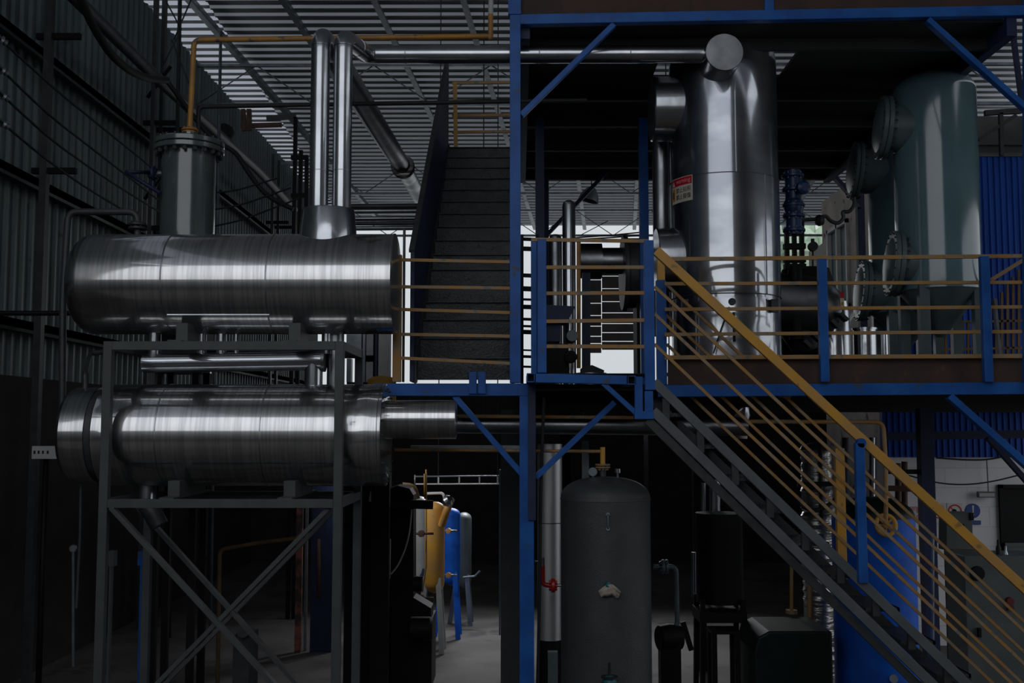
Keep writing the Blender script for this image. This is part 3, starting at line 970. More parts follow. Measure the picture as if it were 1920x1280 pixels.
for px in (320, 508):
    xx = P(px, 815, YT).x
    MB().lathe([(rU - 0.01, 0), (rU + 0.0025, 0), (rU + 0.0025, 0.010), (rU - 0.01, 0.010)], (xx, YT, c2_.z), (1, 0, 0), 96).build('jacket_seam', ALU_D, t2)
for k in range(20):
    q = 2 * pi * k / 20
    xx = x1 + 0.01
    MB().cyl((xx - 0.01, YT + cos(q) * (rU - 0.04), c2_.z + sin(q) * (rU - 0.04)), (xx + 0.014, YT + cos(q) * (rU - 0.04), c2_.z + sin(q) * (rU - 0.04)), 0.010, seg=6).build('bolt', STEEL, t2)
xs_, xe_ = P(722, 786, YT).x, P(856, 786, YT).x
zs = P(790, 786.5, YT).z
rS = S(36, YT)
MB().lathe([(0, 0), (rS, 0), (rS, xe_ - xs_ - 0.005), (rS - 0.006, xe_ - xs_), (0, xe_ - xs_)], (xs_, YT, zs), (1, 0, 0), 56).build('side_pipe', ALU_H, t2)
saddle(t2, ((303, 330), (523, 550)), c2_.z - rU * 0.86, zm_ + 0.034)
q = P(276, 905, YT)
MB().cyl((q.x, YT, zm_ - 0.06), (q.x, YT, c2_.z - rU * 0.9), S(17, YT), seg=24).build('bottom_nozzle', ALU_P, t2)
q = P(286, 965, YT)
MB().tube([(q.x - 0.05, YT, zm_ - 0.05), (q.x, YT, zm_ - 0.12), (q.x + 0.06, YT, zm_ - 0.22)], S(17, YT), 18, bend=0.05).build('bottom_elbow', STEEL, t2)

# link pipe between the tanks
YK = 8.9
lk = thing('link_pipe', 'silver jacketed pipe lying in the gap between the two horizontal tanks', 'pipe', P(430, 690, YK))
z0_ = P(300, 681, YK).z
z1_ = P(600, 676, YK).z
MB().tube([(P(270, 681, YK).x, YK, z0_), (P(606, 676, YK).x, YK, z1_)], S(18, YK), 28).build('jacket', ALU_P, lk)
q = P(290, 640, YK)
MB().cyl((q.x, YK, c1_.z - rT * 0.95), (q.x, YK, z0_), S(12, YK), seg=22).build('riser', ALU_P, lk)
MB().cyl((q.x, YK, P(290, 672, YK).z), (q.x, YK, P(290, 664, YK).z), S(15, YK), seg=22).build('collar', ALU_D, lk)
q = P(588, 700, YK)
MB().cyl((q.x, YK, c2_.z + rU * 0.9), (q.x, YK, z1_), S(17, YK), seg=24).build('drop', ALU_P, lk)
MB().cyl((P(604, 676, YK).x, YK, z1_), (P(610, 676, YK).x, YK, z1_), S(21, YK), seg=24).build('end_disc', ALU_D, lk)
q = P(625, 690, YK)
one('drum_nozzle', MB().cyl((q.x, YK + 0.1, c2_.z + rU * 0.9), (q.x, YK + 0.1, c1_.z - rT * 0.93), S(16, YK), seg=24), ALU_D, 'short dull silver stub pipe between the tanks beside the link pipe', 'pipe')

# ------------------------------------------------------------------ grey column vessel with bolted lid
YC = 9.95
cv = thing('column_vessel', 'grey painted column vessel with bolted flange lid behind the upper tank', 'vessel', (P(352, 430, YC).x, YC, 0))
cx = P(352, 400, YC).x
rC = S(50, YC)
zf = P(352, 285, YC).z
zbot = P(352, 700, YC).z
MB().lathe([(0, zbot), (rC, zbot), (rC, zf), (0, zf)], (cx, YC, 0), (0, 0, 1), 64).build('body', COLM, cv)
fl = MB()
rF = S(65, YC)
fl.flange((cx, YC, zf + 0.015), (0, 0, 1), rF, 0.05, 0, seg=64)
fl.build('body_flange', COLM, cv)
MB().flange((cx, YC, zf + 0.072), (0, 0, 1), rF, 0.05, 0, seg=64).build('lid_flange', COLM, cv)
MB().lathe([(rF * 0.8, 0.095), (rF * 0.7, 0.105), (rF * 0.45, 0.12), (rF * 0.3, 0.125), (0, 0.125)], (cx, YC, zf), (0, 0, 1), 48).build('lid', COLM, cv)
for k in range(20):
    q = 2 * pi * (k + 0.5) / 20
    bx, by = cx + cos(q) * (rF - 0.03), YC + sin(q) * (rF - 0.03)
    MB().cyl((bx, by, zf - 0.05), (bx, by, zf + 0.12), 0.014, seg=8).cyl((bx, by, zf - 0.045), (bx, by, zf - 0.018), 0.022, seg=6).build('bolt', STEEL, cv)
zn = P(352, 244, YC).z
MB().cyl((cx, YC, zf + 0.1), (cx, YC, zn - 0.03), S(15, YC), seg=24).build('neck', COLM, cv)
MB().flange((cx, YC, zn - 0.025), (0, 0, 1), S(15, YC), 0.02, 8).build('neck_flange', PIPEYEL, cv)
for sx in (-1, 1):
    for sy in (-1, 1):
        MB().box(cx + sx * 0.17 - 0.03, cx + sx * 0.17 + 0.03, YC + sy * 0.17 - 0.03, YC + sy * 0.17 + 0.03, 0, zbot + 0.15).build('leg', MACH, cv)
a = P(290, 323, YC - 0.05)
MB().cyl((a.x, YC, a.z), (cx - rC + 0.02, YC, a.z), 0.025, seg=14).build('side_nozzle', COLM, cv)
vh = thing('side_valve', 'dull blue wheel valve on the left of the grey column vessel', 'valve', P(280, 335, YC))
MB().flange((a.x - 0.02, YC, a.z), (1, 0, 0), S(15, YC), 0.03, 6).cyl((a.x - 0.07, YC, a.z), (a.x, YC, a.z), 0.05, seg=14).cyl((a.x - 0.03, YC, a.z - 0.14), (a.x - 0.03, YC, a.z), 0.022, seg=10).build('valve_body', NAVY, vh)
p0 = P(236, 322, YC - 0.2)
MB().tube([p0, (a.x - 0.05, YC - 0.05, a.z)], 0.018, 10).tube([p0, P(300, 362, YC - 0.2)], 0.018, 10).build('lever', NAVY, vh)

# yellow pipe
yp = thing('yellow_pipe', 'yellow pipe rising from the column vessel and running right under the roof', 'pipe', (cx, YC, zn))
ya = P(358, 75, YC)
yb2 = P(916, 68, YC)
MB().tube([(cx, YC, zn), (cx + 0.02, YC, ya.z), (yb2.x, YC, yb2.z)], S(5.2, YC), 14, bend=0.07).build('pipe_run', PIPEYEL, yp)
MB().flange((cx, YC, zn + 0.0), (0, 0, 1), S(16, YC), 0.018, 8).build('pipe_flange', PIPEYEL, yp)
MB().tube([yb2 + Vector((0, 0, 0)), P(920, 72, YC), P(920, 27, YC)], S(5, YC), 14, bend=0.03).build('riser', PIPEYEL, yp)
MB().tube([P(920, 27, YC), P(922, -60, YC)], S(5, YC), 14).build('riser', LIGHTGREY, yp)

bp_ = P(372, 200, YC + 0.1)
one('black_pipe', MB().tube([P(372, 262, YC + 0.1), bp_, P(950, 190, YC + 0.1), P(1100, 188, YC + 0.1)], S(4.2, YC), 12, bend=0.06), BLACK, 'thin black pipe running level beneath the yellow pipe', 'pipe')

lpp = thing('drain_pipe', 'dark pipe bending down the left side of both horizontal tanks', 'pipe', P(120, 845, 9.2))
Yq = 9.2
fq = P(258, 425, Yq)
MB().tube([(fq.x, Yq, c1_.z + 0.2), (fq.x, Yq, P(250, 397, Yq).z), P(128, 397, Yq), P(118, 560, Yq), P(116, 848, Yq), P(150, 846, Yq)], S(6.5, Yq), 14, bend=0.09).build('pipe_run', STEEL, lpp)
MB().flange((fq.x, Yq, P(255, 421, Yq).z), (0, 0, 1), S(17, Yq), 0.022, 8).build('pipe_flange', STEEL, lpp)
MB().flange((fq.x, Yq, P(255, 428, Yq).z), (0, 0, 1), S(17, Yq), 0.022, 0).build('pipe_flange', STEEL, lpp)
one('branch_pipe', MB().tube([P(160, 745, YT), P(160, 700, YT), P(170, 662, YT + 0.5), P(240, 655, YT + 0.5)], S(5, YT), 10, bend=0.05), STEEL, 'thin dark pipe dropping into the left end cap of the lower tank', 'pipe')
one('cross_pipe', MB().tube([P(-30, 587, 9.9), P(150, 587, 9.9), P(230, 588, 9.9)], S(5, 9.9), 10), MACH, 'thin black pipe crossing level behind the left end of the upper tank', 'pipe')
one('sampling_pipe', MB().tube([P(152, 880, YT), P(150, 1000, YT), P(143, 1140, YT)], 0.012, 8), STEEL, 'thin vertical sampling pipe below the left end cap', 'pipe')

# ------------------------------------------------------------------ tall insulated vessel
YV = 10.2
vx = P(1358, 400, YV).x
rV = S(101, YV)
tv = thing('insulated_vessel', 'tall upright vessel wrapped in dented shiny aluminium with a warning sticker', 'vessel', (vx, YV, 3.38))
zs1 = P(1360, 322, YV - rV).z
zs2 = P(1360, 549, YV - rV).z
ztop = 6.63
m_ = MB().lathe([(0, 3.38), (rV, 3.38), (rV, zs2), (rV + 0.006, zs2 + 0.002), (rV + 0.006, zs1), (rV, zs1 + 0.002), (rV, ztop - 0.13), (rV * 0.98, ztop - 0.05), (rV * 0.9, ztop - 0.01), (0, ztop)], (vx, YV, 0), (0, 0, 1), 128)
m_.build('shell', ALU_V, tv, sharp=25)
for z in (zs1, zs2):
    MB().lathe([(rV, -0.004), (rV + 0.009, -0.004), (rV + 0.009, 0.004), (rV, 0.004)], (vx, YV, z), (0, 0, 1), 128).build('jacket_seam', STEEL, tv)
# vertical lap with rivets
q = radians(-88)
for zA, zB in ((zs1, P(1360, 150, YV - rV).z), (zs2, zs1)):
    px_ = vx + cos(q) * (rV + 0.006)
    py_ = YV + sin(q) * (rV + 0.006)
    MB().box(px_ - 0.004, px_ + 0.004, py_ - 0.006, py_ + 0.01, zA, zB).build('jacket_lap', ALU_P, tv)
    q = radians(-55)
# dented lower jacket panel
dn = MB()
pts = []
for i in range(9):
    row = []
    for j in range(9):
        an_ = radians(-128 + i * 9.5)
        zz = 3.42 + (zs2 - 3.45) * j / 8
        r_ = rV + 0.012 + random.uniform(-0.010, 0.014) * (0 < i < 8) * (0 < j < 8)
        row.append(dn.bm.verts.new((vx + cos(an_) * r_, YV + sin(an_) * r_, zz)))
    pts.append(row)
for i in range(8):
    for j in range(8):
        dn._f([pts[i][j], pts[i + 1][j], pts[i + 1][j + 1], pts[i][j + 1]], True)
dn.build('dented_panel', ALU_P, tv, sharp=80)
# cut-out patch and straps low on the jacket
an_ = radians(-72)
cpx, cpy = vx + cos(an_) * (rV + 0.03), YV + sin(an_) * (rV + 0.03)
MB().flange(P(1372, 566, YV - rV), (0.05, -1, 0), 0.035, 0.05).build('inspection_stub', STEEL, tv)
MB().tube([P(1367, 575, YV - rV - 0.02), P(1350, 622, YV - rV - 0.02), P(1338, 662, YV - rV - 0.02)], 0.006, 8).build('strap', BLACK, tv)
MB().tube([P(1376, 585, YV - rV - 0.02), P(1377, 640, YV - rV - 0.02)], 0.012, 8).build('strap', STEEL, tv)
for px in (1283, 1330, 1430, 1450):
    q_ = P(px, 576, YV - rV * 0.75)
    MB().box(q_.x - 0.03, q_.x + 0.03, q_.y - 0.06, q_.y, q_.z - 0.05, q_.z + 0.07).build('lifting_lug', STEEL, tv)
# front nozzle with round cap
zc = P(1357, 100, 9.45).z
MB().lathe([(S(37, 9.45) * 0.99, -0.006), (S(37, 9.45), 0), (S(37, 9.45), 0.6)], (P(1357, 100, 9.45).x, 9.42, zc), (0, 1, 0), 64).build('nozzle', ALU_P, tv)
MB().lathe([(0, -0.004), (S(35.5, 9.45), -0.004), (S(37, 9.45), 0.004)], (P(1357, 100, 9.45).x, 9.416, zc), (0, 1, 0), 64).build('nozzle_cap', ALU_D, tv)
# side nozzles to the left
for y, r_, x0p in ((205, 61, 1221), (487, 60, 1229)):
    q_ = P(x0p, y, YV)
    MB().lathe([(0, 0), (S(r_, YV) - 0.01, 0), (S(r_, YV), 0.012), (S(r_, YV), 0.55)], (q_.x, YV, q_.z), (1, 0, 0), 64).build('side_nozzle', ALU_P, tv)
q_ = P(1241, 300, 10.55)
MB().cyl((q_.x, 10.6, 3.9), (q_.x, 10.6, P(1241, 205, 10.6).z), S(17, 10.6), seg=28).build('bypass_duct', ALU_D, tv)

# warning sticker bent round the jacket
wsx0, wsx1 = 1259, 1304.5
za, zb2 = None, None


def ang(px):
    # azimuth on the cylinder for a pixel column
    best = None
    for i in range(181):
        a_ = radians(-180 + i)
        X = vx + cos(a_) * rV
        Yv = YV + sin(a_) * rV
        pxx = 971 + F * X / Yv
        if best is None or abs(pxx - px) < best[0]:
            best = (abs(pxx - px), a_)
    return best[1]


A0, A1 = radians(-180 + 12), ang(1304)
RS = rV + 0.010
zS1 = P(1304, 330, YV - rV * 0.6).z
zS0 = P(1304, 377, YV - rV * 0.6).z
SW = (A1 - A0) * RS
SHt = zS1 - zS0


def on_cyl(x, y, d, base=0.0):
    a_ = A0 + x / RS
    r_ = RS + base + d
    return (vx + cos(a_) * r_, YV + sin(a_) * r_, zS0 + y)


def cyl_patch(x0, x1_, y0, y1_, base, nx=10):
    mb = MB()
    t_, b_ = [], []
    for layer in (0, 0.0015):
        rows = []
        for i in range(nx + 1):
            xx = x0 + (x1_ - x0) * i / nx
            rows.append((mb.bm.verts.new(on_cyl(xx, y0, layer, base)), mb.bm.verts.new(on_cyl(xx, y1_, layer, base))))
        t_.append(rows)
    for rows in t_:
        for i in range(nx):
            mb._f([rows[i][0], rows[i + 1][0], rows[i + 1][1], rows[i][1]])
    for i in range(nx):
        for k in (0, 1):
            mb._f([t_[0][i][k], t_[0][i + 1][k], t_[1][i + 1][k], t_[1][i][k]])
    mb._f([t_[0][0][0], t_[1][0][0], t_[1][0][1], t_[0][0][1]])
    mb._f([t_[0][nx][0], t_[1][nx][0], t_[1][nx][1], t_[0][nx][1]])
    return mb


ws = thing('warning_sticker', 'red and cream warning sticker with dark characters on the tall shiny vessel', 'sticker', on_cyl(SW / 2, 0, 0))
cyl_patch(0, SW, 0, SHt, 0).build('backing', SIGNW, ws)
cyl_patch(0.008, SW - 0.008, SHt * 0.67, SHt * 0.97, 0.002).build('red_header', SIGNR, ws)
text('header_text', 'warning', SHt * 0.25, SIGNP, ws, lambda x, y, d: on_cyl(SW * 0.30 + x * 1.02, SHt * 0.765 + y, d + 0.004))
mtri = MB()
mtri.prism([on_cyl(SW * 0.06, SHt * 0.70, 0.004), on_cyl(SW * 0.22, SHt * 0.70, 0.004), on_cyl(SW * 0.14, SHt * 0.92, 0.004)], (0, -0.001, 0)).build('triangle', WHITEP, ws)
cyl_patch(SW * 0.04, SW * 0.22, SHt * 0.12, SHt * 0.60, 0.002, 4).build('amber_panel', SIGNY, ws)
cyl_patch(SW * 0.09, SW * 0.17, SHt * 0.20, SHt * 0.48, 0.0045, 3).build('figure_mark', SIGNT, ws)
text('line_text', '禁止拍照', SHt * 0.23, SIGNT, ws, lambda x, y, d: on_cyl(SW * 0.28 + x * 0.95, SHt * 0.40 + y, d + 0.004))
text('line_text', '禁止摄像', SHt * 0.23, SIGNT, ws, lambda x, y, d: on_cyl(SW * 0.28 + x * 0.95, SHt * 0.13 + y, d + 0.004))

# ------------------------------------------------------------------ grey-green tanks
def teal_tank(px, Y, r, ytop, ybot_cyl, ycone, label, nozzles, topn=True, rot=0.0):
    X = P(px, 400, Y).x
    t = thing('conical_tank', label, 'tank', (X, Y, 3.38), 'grey-green tanks with conical bottoms')
    zt = P(px, ytop, Y).z
    zc_ = P(px, ybot_cyl, Y).z
    zn_ = P(px, ycone, Y).z
    h = r * 0.50
    prof = [(0.03, zn_), (r * 0.97, zc_ - 0.01), (r * 0.99, zc_)]
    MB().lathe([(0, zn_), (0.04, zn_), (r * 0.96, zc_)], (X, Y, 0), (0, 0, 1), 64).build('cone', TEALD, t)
    prof = [(r * 0.96, zc_), (r, zc_ + 0.01), (r, zt - h)]
    for i in range(1, 13):
        a_ = pi / 2 * i / 12
        prof.append((r * cos(a_) ** 0.75 if i < 12 else 0, zt - h + h * sin(a_)))
    MB().lathe(prof, (X, Y, 0), (0, 0, 1), 96).build('shell', TEAL, t, sharp=50)
    for k in range(4):
        a_ = rot + pi / 4 + k * pi / 2
        lx, ly = X + cos(a_) * r * 0.93, Y + sin(a_) * r * 0.93
        MB().box(lx - 0.05, lx + 0.05, ly - 0.04, ly + 0.04, 3.38, zc_ + 0.05).build('leg', TEALD, t)
    if topn:
        MB().cyl((X - 0.03, Y, zt - 0.02), (X - 0.03, Y, zt + 0.17), 0.028, seg=14).build('vent', TEALD, t)
        MB().flange((X - 0.03, Y, zt + 0.10), (0, 0, 1), 0.07, 0.015, 6).flange((X - 0.03, Y, zt + 0.125), (0, 0, 1), 0.07, 0.015).build('vent_flange', TEALD, t)
    for (nx_, ny_, nr) in nozzles:
        c_ = P(nx_, ny_, Y)
        rr2 = S(nr, Y)
        ax = Vector((-1, 0.13, 0.10)).normalized()
        nm = MB().cyl(c_, c_ - ax * (X - c_.x - 0.05), rr2 * 0.78, seg=48)
        nz = nm.build('nozzle', TEALD, t)
        f = MB().flange(c_, ax, rr2, 0.045, 0, seg=64).flange(c_ + ax * 0.05, ax, rr2, 0.045, 0, seg=64)
        f.lathe([(rr2 * 0.8, 0.07), (rr2 * 0.6, 0.10), (0, 0.115)], c_, ax, 48)
        f.build('blind_flange', TEALD, t)
        u = Vector((0, 0, 1)).cross(ax).normalized()
        v = ax.cross(u)
        for k in range(22):
            q_ = 2 * pi * k / 22
            p_ = c_ + (u * cos(q_) + v * sin(q_)) * (rr2 - 0.022)
            MB().cyl(p_ - ax * 0.055, p_ + ax * 0.085, 0.010, seg=6).build('bolt', STEEL, t)
    return t


teal_tank(1757, 10.7, S(76, 10.7), 140, 548, 632, 'large glossy grey-green tank with round top, nearest the right end of the platform', ((1661, 240, 60), (1682, 495, 62)))
teal_tank(1694, 12.7, S(64, 12.7), 245, 590, 650, 'second grey-green tank standing behind the large glossy one', ((1608, 320, 55), (1622, 546, 57)), topn=False)
# ------------------------------------------------------------------ things on the lower platform, behind the railing
# dark domed valve vessel with elbow duct
Yd = 11.2
dv = thing('elbow_duct', 'fat dull silver duct elbow with segmented bend right of the tall vessel', 'duct', P(1562, 662, Yd))
a, b, c = P(1445, 566, Yd), P(1528, 566, Yd), P(1560, 600, Yd)
rD = S(56, Yd)
MB().lathe([(0, 0), (rD, 0), (rD, 0.22), (rD, 0.42), (rD * 0.97, 0.50), (rD * 0.88, 0.60), (rD * 0.6, 0.70), (0, 0.73)], (a.x, Yd, a.z), (1, 0, -0.12), 64).build('horizontal_leg', ALU_D, dv)
xv = P(1562, 610, Yd + 0.2).x
MB().lathe([(0, 3.38), (S(31, Yd), 3.38), (S(31, Yd), P(1562, 585, Yd).z), (S(28, Yd), P(1562, 562, Yd).z), (0, P(1562, 560, Yd).z)], (xv, Yd + 0.2, 0), (0, 0, 1), 48).build('vertical_leg', ALU_P, dv)
for i in range(5):
    q = P(1578 - i * 17, 592 + i * 12.5, Yd - 0.25)
    MB().bar(q - Vector((0.02, 0, -0.02)), q + Vector((0.05, 0, -0.05)), 0.12, 0.035, up=(0.6, 0, 0.8)).build('bend_segment', STEEL, dv)
q = P(1500, 612, Yd + 0.05)
MB().lathe([(0, 0), (S(38, Yd), 0.0), (S(38, Yd), 0.05), (S(24, Yd), 0.25), (0, 0.3)], q, (0.2, 0.1, -1), 40).build('lower_bowl', STEEL, dv)
sk = thing('small_sticker', 'tiny red and white sticker on the silver duct elbow', 'sticker', P(1579, 575, Yd - 0.2))
q0, q1 = P(1575, 547, Yd - 0.21), P(1583, 576, Yd - 0.21)
MB().box(q0.x, q1.x, q0.y, q0.y + 0.004, q1.z, q0.z).build('backing', SIGNW, sk)
MB().box(q0.x, q1.x, q0.y - 0.003, q0.y, (q0.z * 0.6 + q1.z * 0.4), q0.z).build('red_patch', SIGNR, sk)
MB().box(q0.x + 0.008, q1.x - 0.008, q0.y - 0.003, q0.y, q1.z + 0.02, q1.z + 0.055).build('amber_patch', SIGNY, sk)

# blue valve stack
Yv = 11.0
bx = P(1488, 400, Yv)
bv = thing('valve_stack', 'dark blue actuated valve stack on the pipe just right of the tall vessel', 'valve', P(1488, 510, Yv))
zf_ = lambda y: P(1488, y, Yv).z
MB().cyl((bx.x, Yv, zf_(440)), (bx.x, Yv, zf_(320)), S(15, Yv), seg=24).build('actuator_cylinder', VALVB, bv)
for y in (330, 356, 385, 405, 432):
    MB().flange((bx.x, Yv, zf_(y)), (0, 0, 1), S(21, Yv), 0.035, 8, seg=24).build('flange', VALVB, bv)
for y in (400,):
    MB().lathe([(S(15, Yv), 0), (S(19, Yv), 0.05), (S(19, Yv), 0.10), (S(15, Yv), 0.15)], (bx.x, Yv, zf_(y)), (0, 0, 1), 24).build('bulge', VALVB, bv)
for sx in (-1, 0, 1):
    MB().box(bx.x + sx * S(14, Yv) - 0.02, bx.x + sx * S(14, Yv) + 0.02, Yv - 0.03, Yv + 0.03, zf_(505), zf_(432)).build('yoke_bar', MACH, bv)
for y in (462, 487, 500):
    MB().box(bx.x - 0.11, bx.x + 0.11, Yv - 0.04, Yv + 0.04, zf_(y + 5), zf_(y - 5)).build('yoke_plate', MACH, bv)
q = P(1502, 353, Yv - 0.12)
MB().lathe([(0, 0), (S(11, Yv), 0), (S(13, Yv), 0.02), (S(13, Yv), 0.06), (S(8, Yv), 0.08), (0, 0.08)], q, (0.3, -1, 0), 28).build('side_motor', VALVB, bv)
MB().cyl((bx.x, Yv, 3.9), (bx.x, Yv, zf_(500)), S(13, Yv), seg=24).build('lower_body', MACH, bv)
one('black_drum', MB().lathe([(0, 3.38), (0.30, 3.38), (0.32, 3.6), (0.32, P(1490, 520, 12).z - 0.1), (0.26, P(1490, 505, 12).z), (0, P(1490, 500, 12).z)], (P(1510, 500, 12).x, 12.0, 0), (0, 0, 1), 40), MACH,
    'black drum-shaped vessel behind the silver duct elbow', 'drum')
# pressure gauge on thin stem against the bright gap
Yg = 12.3
gg = thing('gauge', 'small black gauge on a thin stem against the bright opening', 'gauge', P(1524, 512, Yg))
MB().tube([P(1524, 520, Yg), P(1524, 470, Yg)], 0.010, 8).build('stem', BLACK, gg)
c_ = P(1524, 462, Yg)
MB().lathe([(0, -0.03), (0.055, -0.03), (0.055, 0.03), (0, 0.03)], c_, (0, 1, 0), 24).cyl(c_ + Vector((0, 0, 0.03)), c_ + Vector((0, 0, 0.09)), 0.022, seg=10).build('dial_case', BLACK, gg)
ho = thing('coiled_hose', 'loop of grey hose hanging at the corner of the annex window', 'hose', P(1560, 405, 12.4))
MB().tube([P(1500, 413, 12.4), P(1535, 411, 12.4), P(1548, 403, 12.4), P(1556, 414, 12.4), P(1572, 420, 12.4), P(1583, 408, 12.4), P(1578, 396, 12.4), P(1592, 398, 12.4), P(1602, 385, 12.4), P(1601, 370, 12.4)], 0.022, 10, bend=0.06).build('hose', STEEL, ho)
MB().lathe([(0, 0), (0.05, 0.01), (0.07, 0.05), (0.05, 0.10), (0, 0.11)], P(1528, 413, 12.4), (1, 0, 0), 16).build('coupling', BLACK, ho)
one('hose_pole', MB().tube([P(1506, 520, 13), P(1506, 402, 13)], 0.015, 8), STEEL, 'thin grey pole left of the annex window', 'pole')
# small silver drums and stubs at the foot of the rear green tank
for (p0, p1, yt, lab) in ((1600, 1642, 615, 'silver drum with flat lid under the rear grey-green tank'), (1652, 1664, 622, 'slim silver canister between the grey-green tank legs')):
    Yx = 11.7
    q0, q1 = P(p0, yt, Yx), P(p1, yt, Yx)
    r_ = (q1.x - q0.x) / 2
    one('silver_drum', MB().lathe([(0, 3.38), (r_, 3.38), (r_, q0.z - 0.02), (r_ + 0.012, q0.z - 0.02), (r_ + 0.012, q0.z), (0, q0.z)], ((q0.x + q1.x) / 2, Yx, 0), (0, 0, 1), 32), ALU_P, lab, 'drum')
one('pale_pipe', MB().tube([P(1589, 668, 12.2), P(1589, 600, 12.2), P(1600, 588, 12.2)], 0.03, 12, bend=0.05), WHITEP, 'pale pipe stub left of the silver drum', 'pipe')
# rear fence of yellow balusters
fe = thing('rear_railing', 'dull ochre railing of close upright bars behind the large glossy tank', 'railing', P(1870, 690, 13.6))
Ye = 13.6
for i in range(24):
    px = 1752 + i * 10.5
    yt = 604 if px < 1836 else 604 - (px - 1836) * 1.35
    yt = max(yt, 500)
    MB().bar(P(px, 712, Ye), P(px, yt, Ye), 0.03, 0.03).build('baluster', DULLOCH, fe)
for y in (604, 655):
    MB().bar(P(1748, y, Ye), P(1998, y - 4, Ye), 0.03, 0.03).build('rail', DULLOCH, fe)
sn = thing('slanting_handrail', 'dark slanting handrail at the far right end of the platform', 'handrail', P(1890, 500, 10.4))
MB().bar(P(1858, 525, 10.4), P(1960, 462, 10.2), 0.03, 0.035).build('rail', OCHRE, sn)
MB().bar(P(1864, 560, 10.4), P(1880, 720, 10.4), 0.025, 0.05).build('strut', GALV, sn)
# lean-to behind right end above: dark bracket on the concrete band
one('wall_bracket', MB().bar(P(1846, 212, 14.5), P(1915, 208, 14.5), 0.06, 0.07).bar(P(1834, 262, 14.5), P(1905, 216, 14.5), 0.05, 0.05).bar(P(1876, 212, 14.5), P(1878, 292, 14.5), 0.05, 0.06), STEEL,
    'dark steel bracket on the concrete band above the blue sheeting', 'bracket')

# ------------------------------------------------------------------ equipment seen over the landing
Yb = 12.6
big = thing('ribbed_duct', 'big dark horizontal duct with a broad flange seen over the blue landing', 'duct', P(1150, 590, Yb))
cyb = P(1150, 489, Yb)
xA, xB, xC, xD_ = [P(p, 489, Yb).x for p in (1084, 1128, 1166, 1212)]
MB().lathe([(0, 0), (S(33, Yb), 0), (S(33, Yb), xB - xA), (0, xB - xA)], (xA, Yb, cyb.z), (1, 0, 0), 56).build('end_section', ALU_D, big)
MB().lathe([(S(25, Yb), 0), (S(25, Yb), xC - xB)], (xB, Yb, cyb.z), (1, 0, 0), 56).build('middle_section', ALU_D, big)
cz2 = P(1190, 512, Yb).z
MB().lathe([(0, 0), (S(70, Yb), 0), (S(72, Yb), 0.02), (S(72, Yb), 0.05), (S(66, Yb), 0.06), (S(66, Yb), xD_ - xC)], (xC, Yb, cz2), (1, 0, 0), 64).build('flanged_section', STEEL, big)
MB().box(xC + 0.15, xC + 0.23, Yb - 0.2, Yb + 0.2, 3.38, cz2 - S(60, Yb)).build('support', MACH, big)
# stepped slatted screen behind
sc_ = thing('slatted_screen', 'brown-grey stepped slats with bright gaps seen over the landing', 'screen', P(1150, 665, 17))
Ys = 17.0
for px0, px1, ys in ((1129, 1206, (500, 517, 540.5, 565, 586, 606, 623, 639.5, 656)), (1102, 1127.5, (505, 524, 546, 568, 591, 611, 630, 643.5, 662))):
    for i in range(len(ys) - 1):
        a, b = P(px0, ys[i] + 0.9, Ys), P(px1, ys[i + 1] - 0.9, Ys)
        MB().box(a.x, b.x, Ys, Ys + 0.05, b.z, a.z).build('slat', SLAT, sc_)
q_ = P(1098, 600, Ys)
MB().box(q_.x - 0.04, q_.x + 0.04, Ys - 0.02, Ys + 0.08, 0, P(1098, 500, Ys).z).build('frame_post', MACH, sc_)
q_ = P(1209, 600, Ys)
MB().box(q_.x - 0.03, q_.x + 0.03, Ys - 0.02, Ys + 0.08, 0, P(1098, 500, Ys).z).build('frame_post', MACH, sc_)

# uprights
Yu = 11.4
for p0, r_, y0, m__, nm, lab in ((1043, 13, 432, ALU_D, 'silver_drum', 'dull silver upright cylinder behind the landing railing, left of the slim shiny pipe'),
                                  (1067, 12.5, 376, ALU_P, 'upright_pipe', 'slim shiny upright pipe with round top behind the landing railing')):
    q_ = P(p0, 500, Yu)
    r2 = S(r_, Yu)
    zt2 = P(p0, y0, Yu).z
    one(nm, MB().lathe([(0, 3.38), (r2, 3.38), (r2, zt2 - r2 * 0.8), (r2 * 0.85, zt2 - r2 * 0.3), (r2 * 0.45, zt2), (0, zt2 + 0.005)], (q_.x, Yu + (0.25 if p0 < 1050 else 0), 0), (0, 0, 1), 32), m__, lab, 'pipe' if p0 > 1050 else 'drum')
one('ochre_pipe', MB().tube([P(1085, 690, 11.3), P(1085, 448, 11.3)], S(4, 11.3), 12), PIPEYEL, 'ochre upright pipe right of the slim shiny pipe over the landing', 'pipe')
one('blue_column', MB().bar(P(1099, 700, 11.9), P(1099, 512, 11.9), 0.09, 0.10), NAVY, 'dark blue steel column right of the ochre pipe over the landing', 'column')
hp2 = thing('feed_hopper', 'dark blue feed hopper and pump behind the landing railing', 'hopper', P(1050, 690, 10.9))
q_ = P(1046, 572, 10.9)
MB().prism([P(1020, 571, 10.8), P(1079, 574, 10.8), P(1063, 603, 10.8), P(1020, 604, 10.8)], (0, 0.4, 0)).build('hopper_funnel', NAVY, hp2)
MB().prism([P(1020, 604, 10.9), P(1052, 604, 10.9), P(1050, 640, 10.9), P(1020, 640, 10.9)], (0, 0.3, 0)).build('hopper_throat', NAVY, hp2)
MB().lathe([(0, 0), (S(10.5, 10.8), 0), (S(11, 10.8), 0.02), (S(11, 10.8), 0.3), (0, 0.3)], P(1073, 629, 10.75), (0, 1, 0), 28).build('motor', TEALD, hp2)
MB().prism([P(1022, 640, 10.9), P(1062, 645, 10.9), P(1068, 700, 10.9), P(1022, 700, 10.9)], (0, 0.3, 0)).build('pump_body', MACH, hp2)
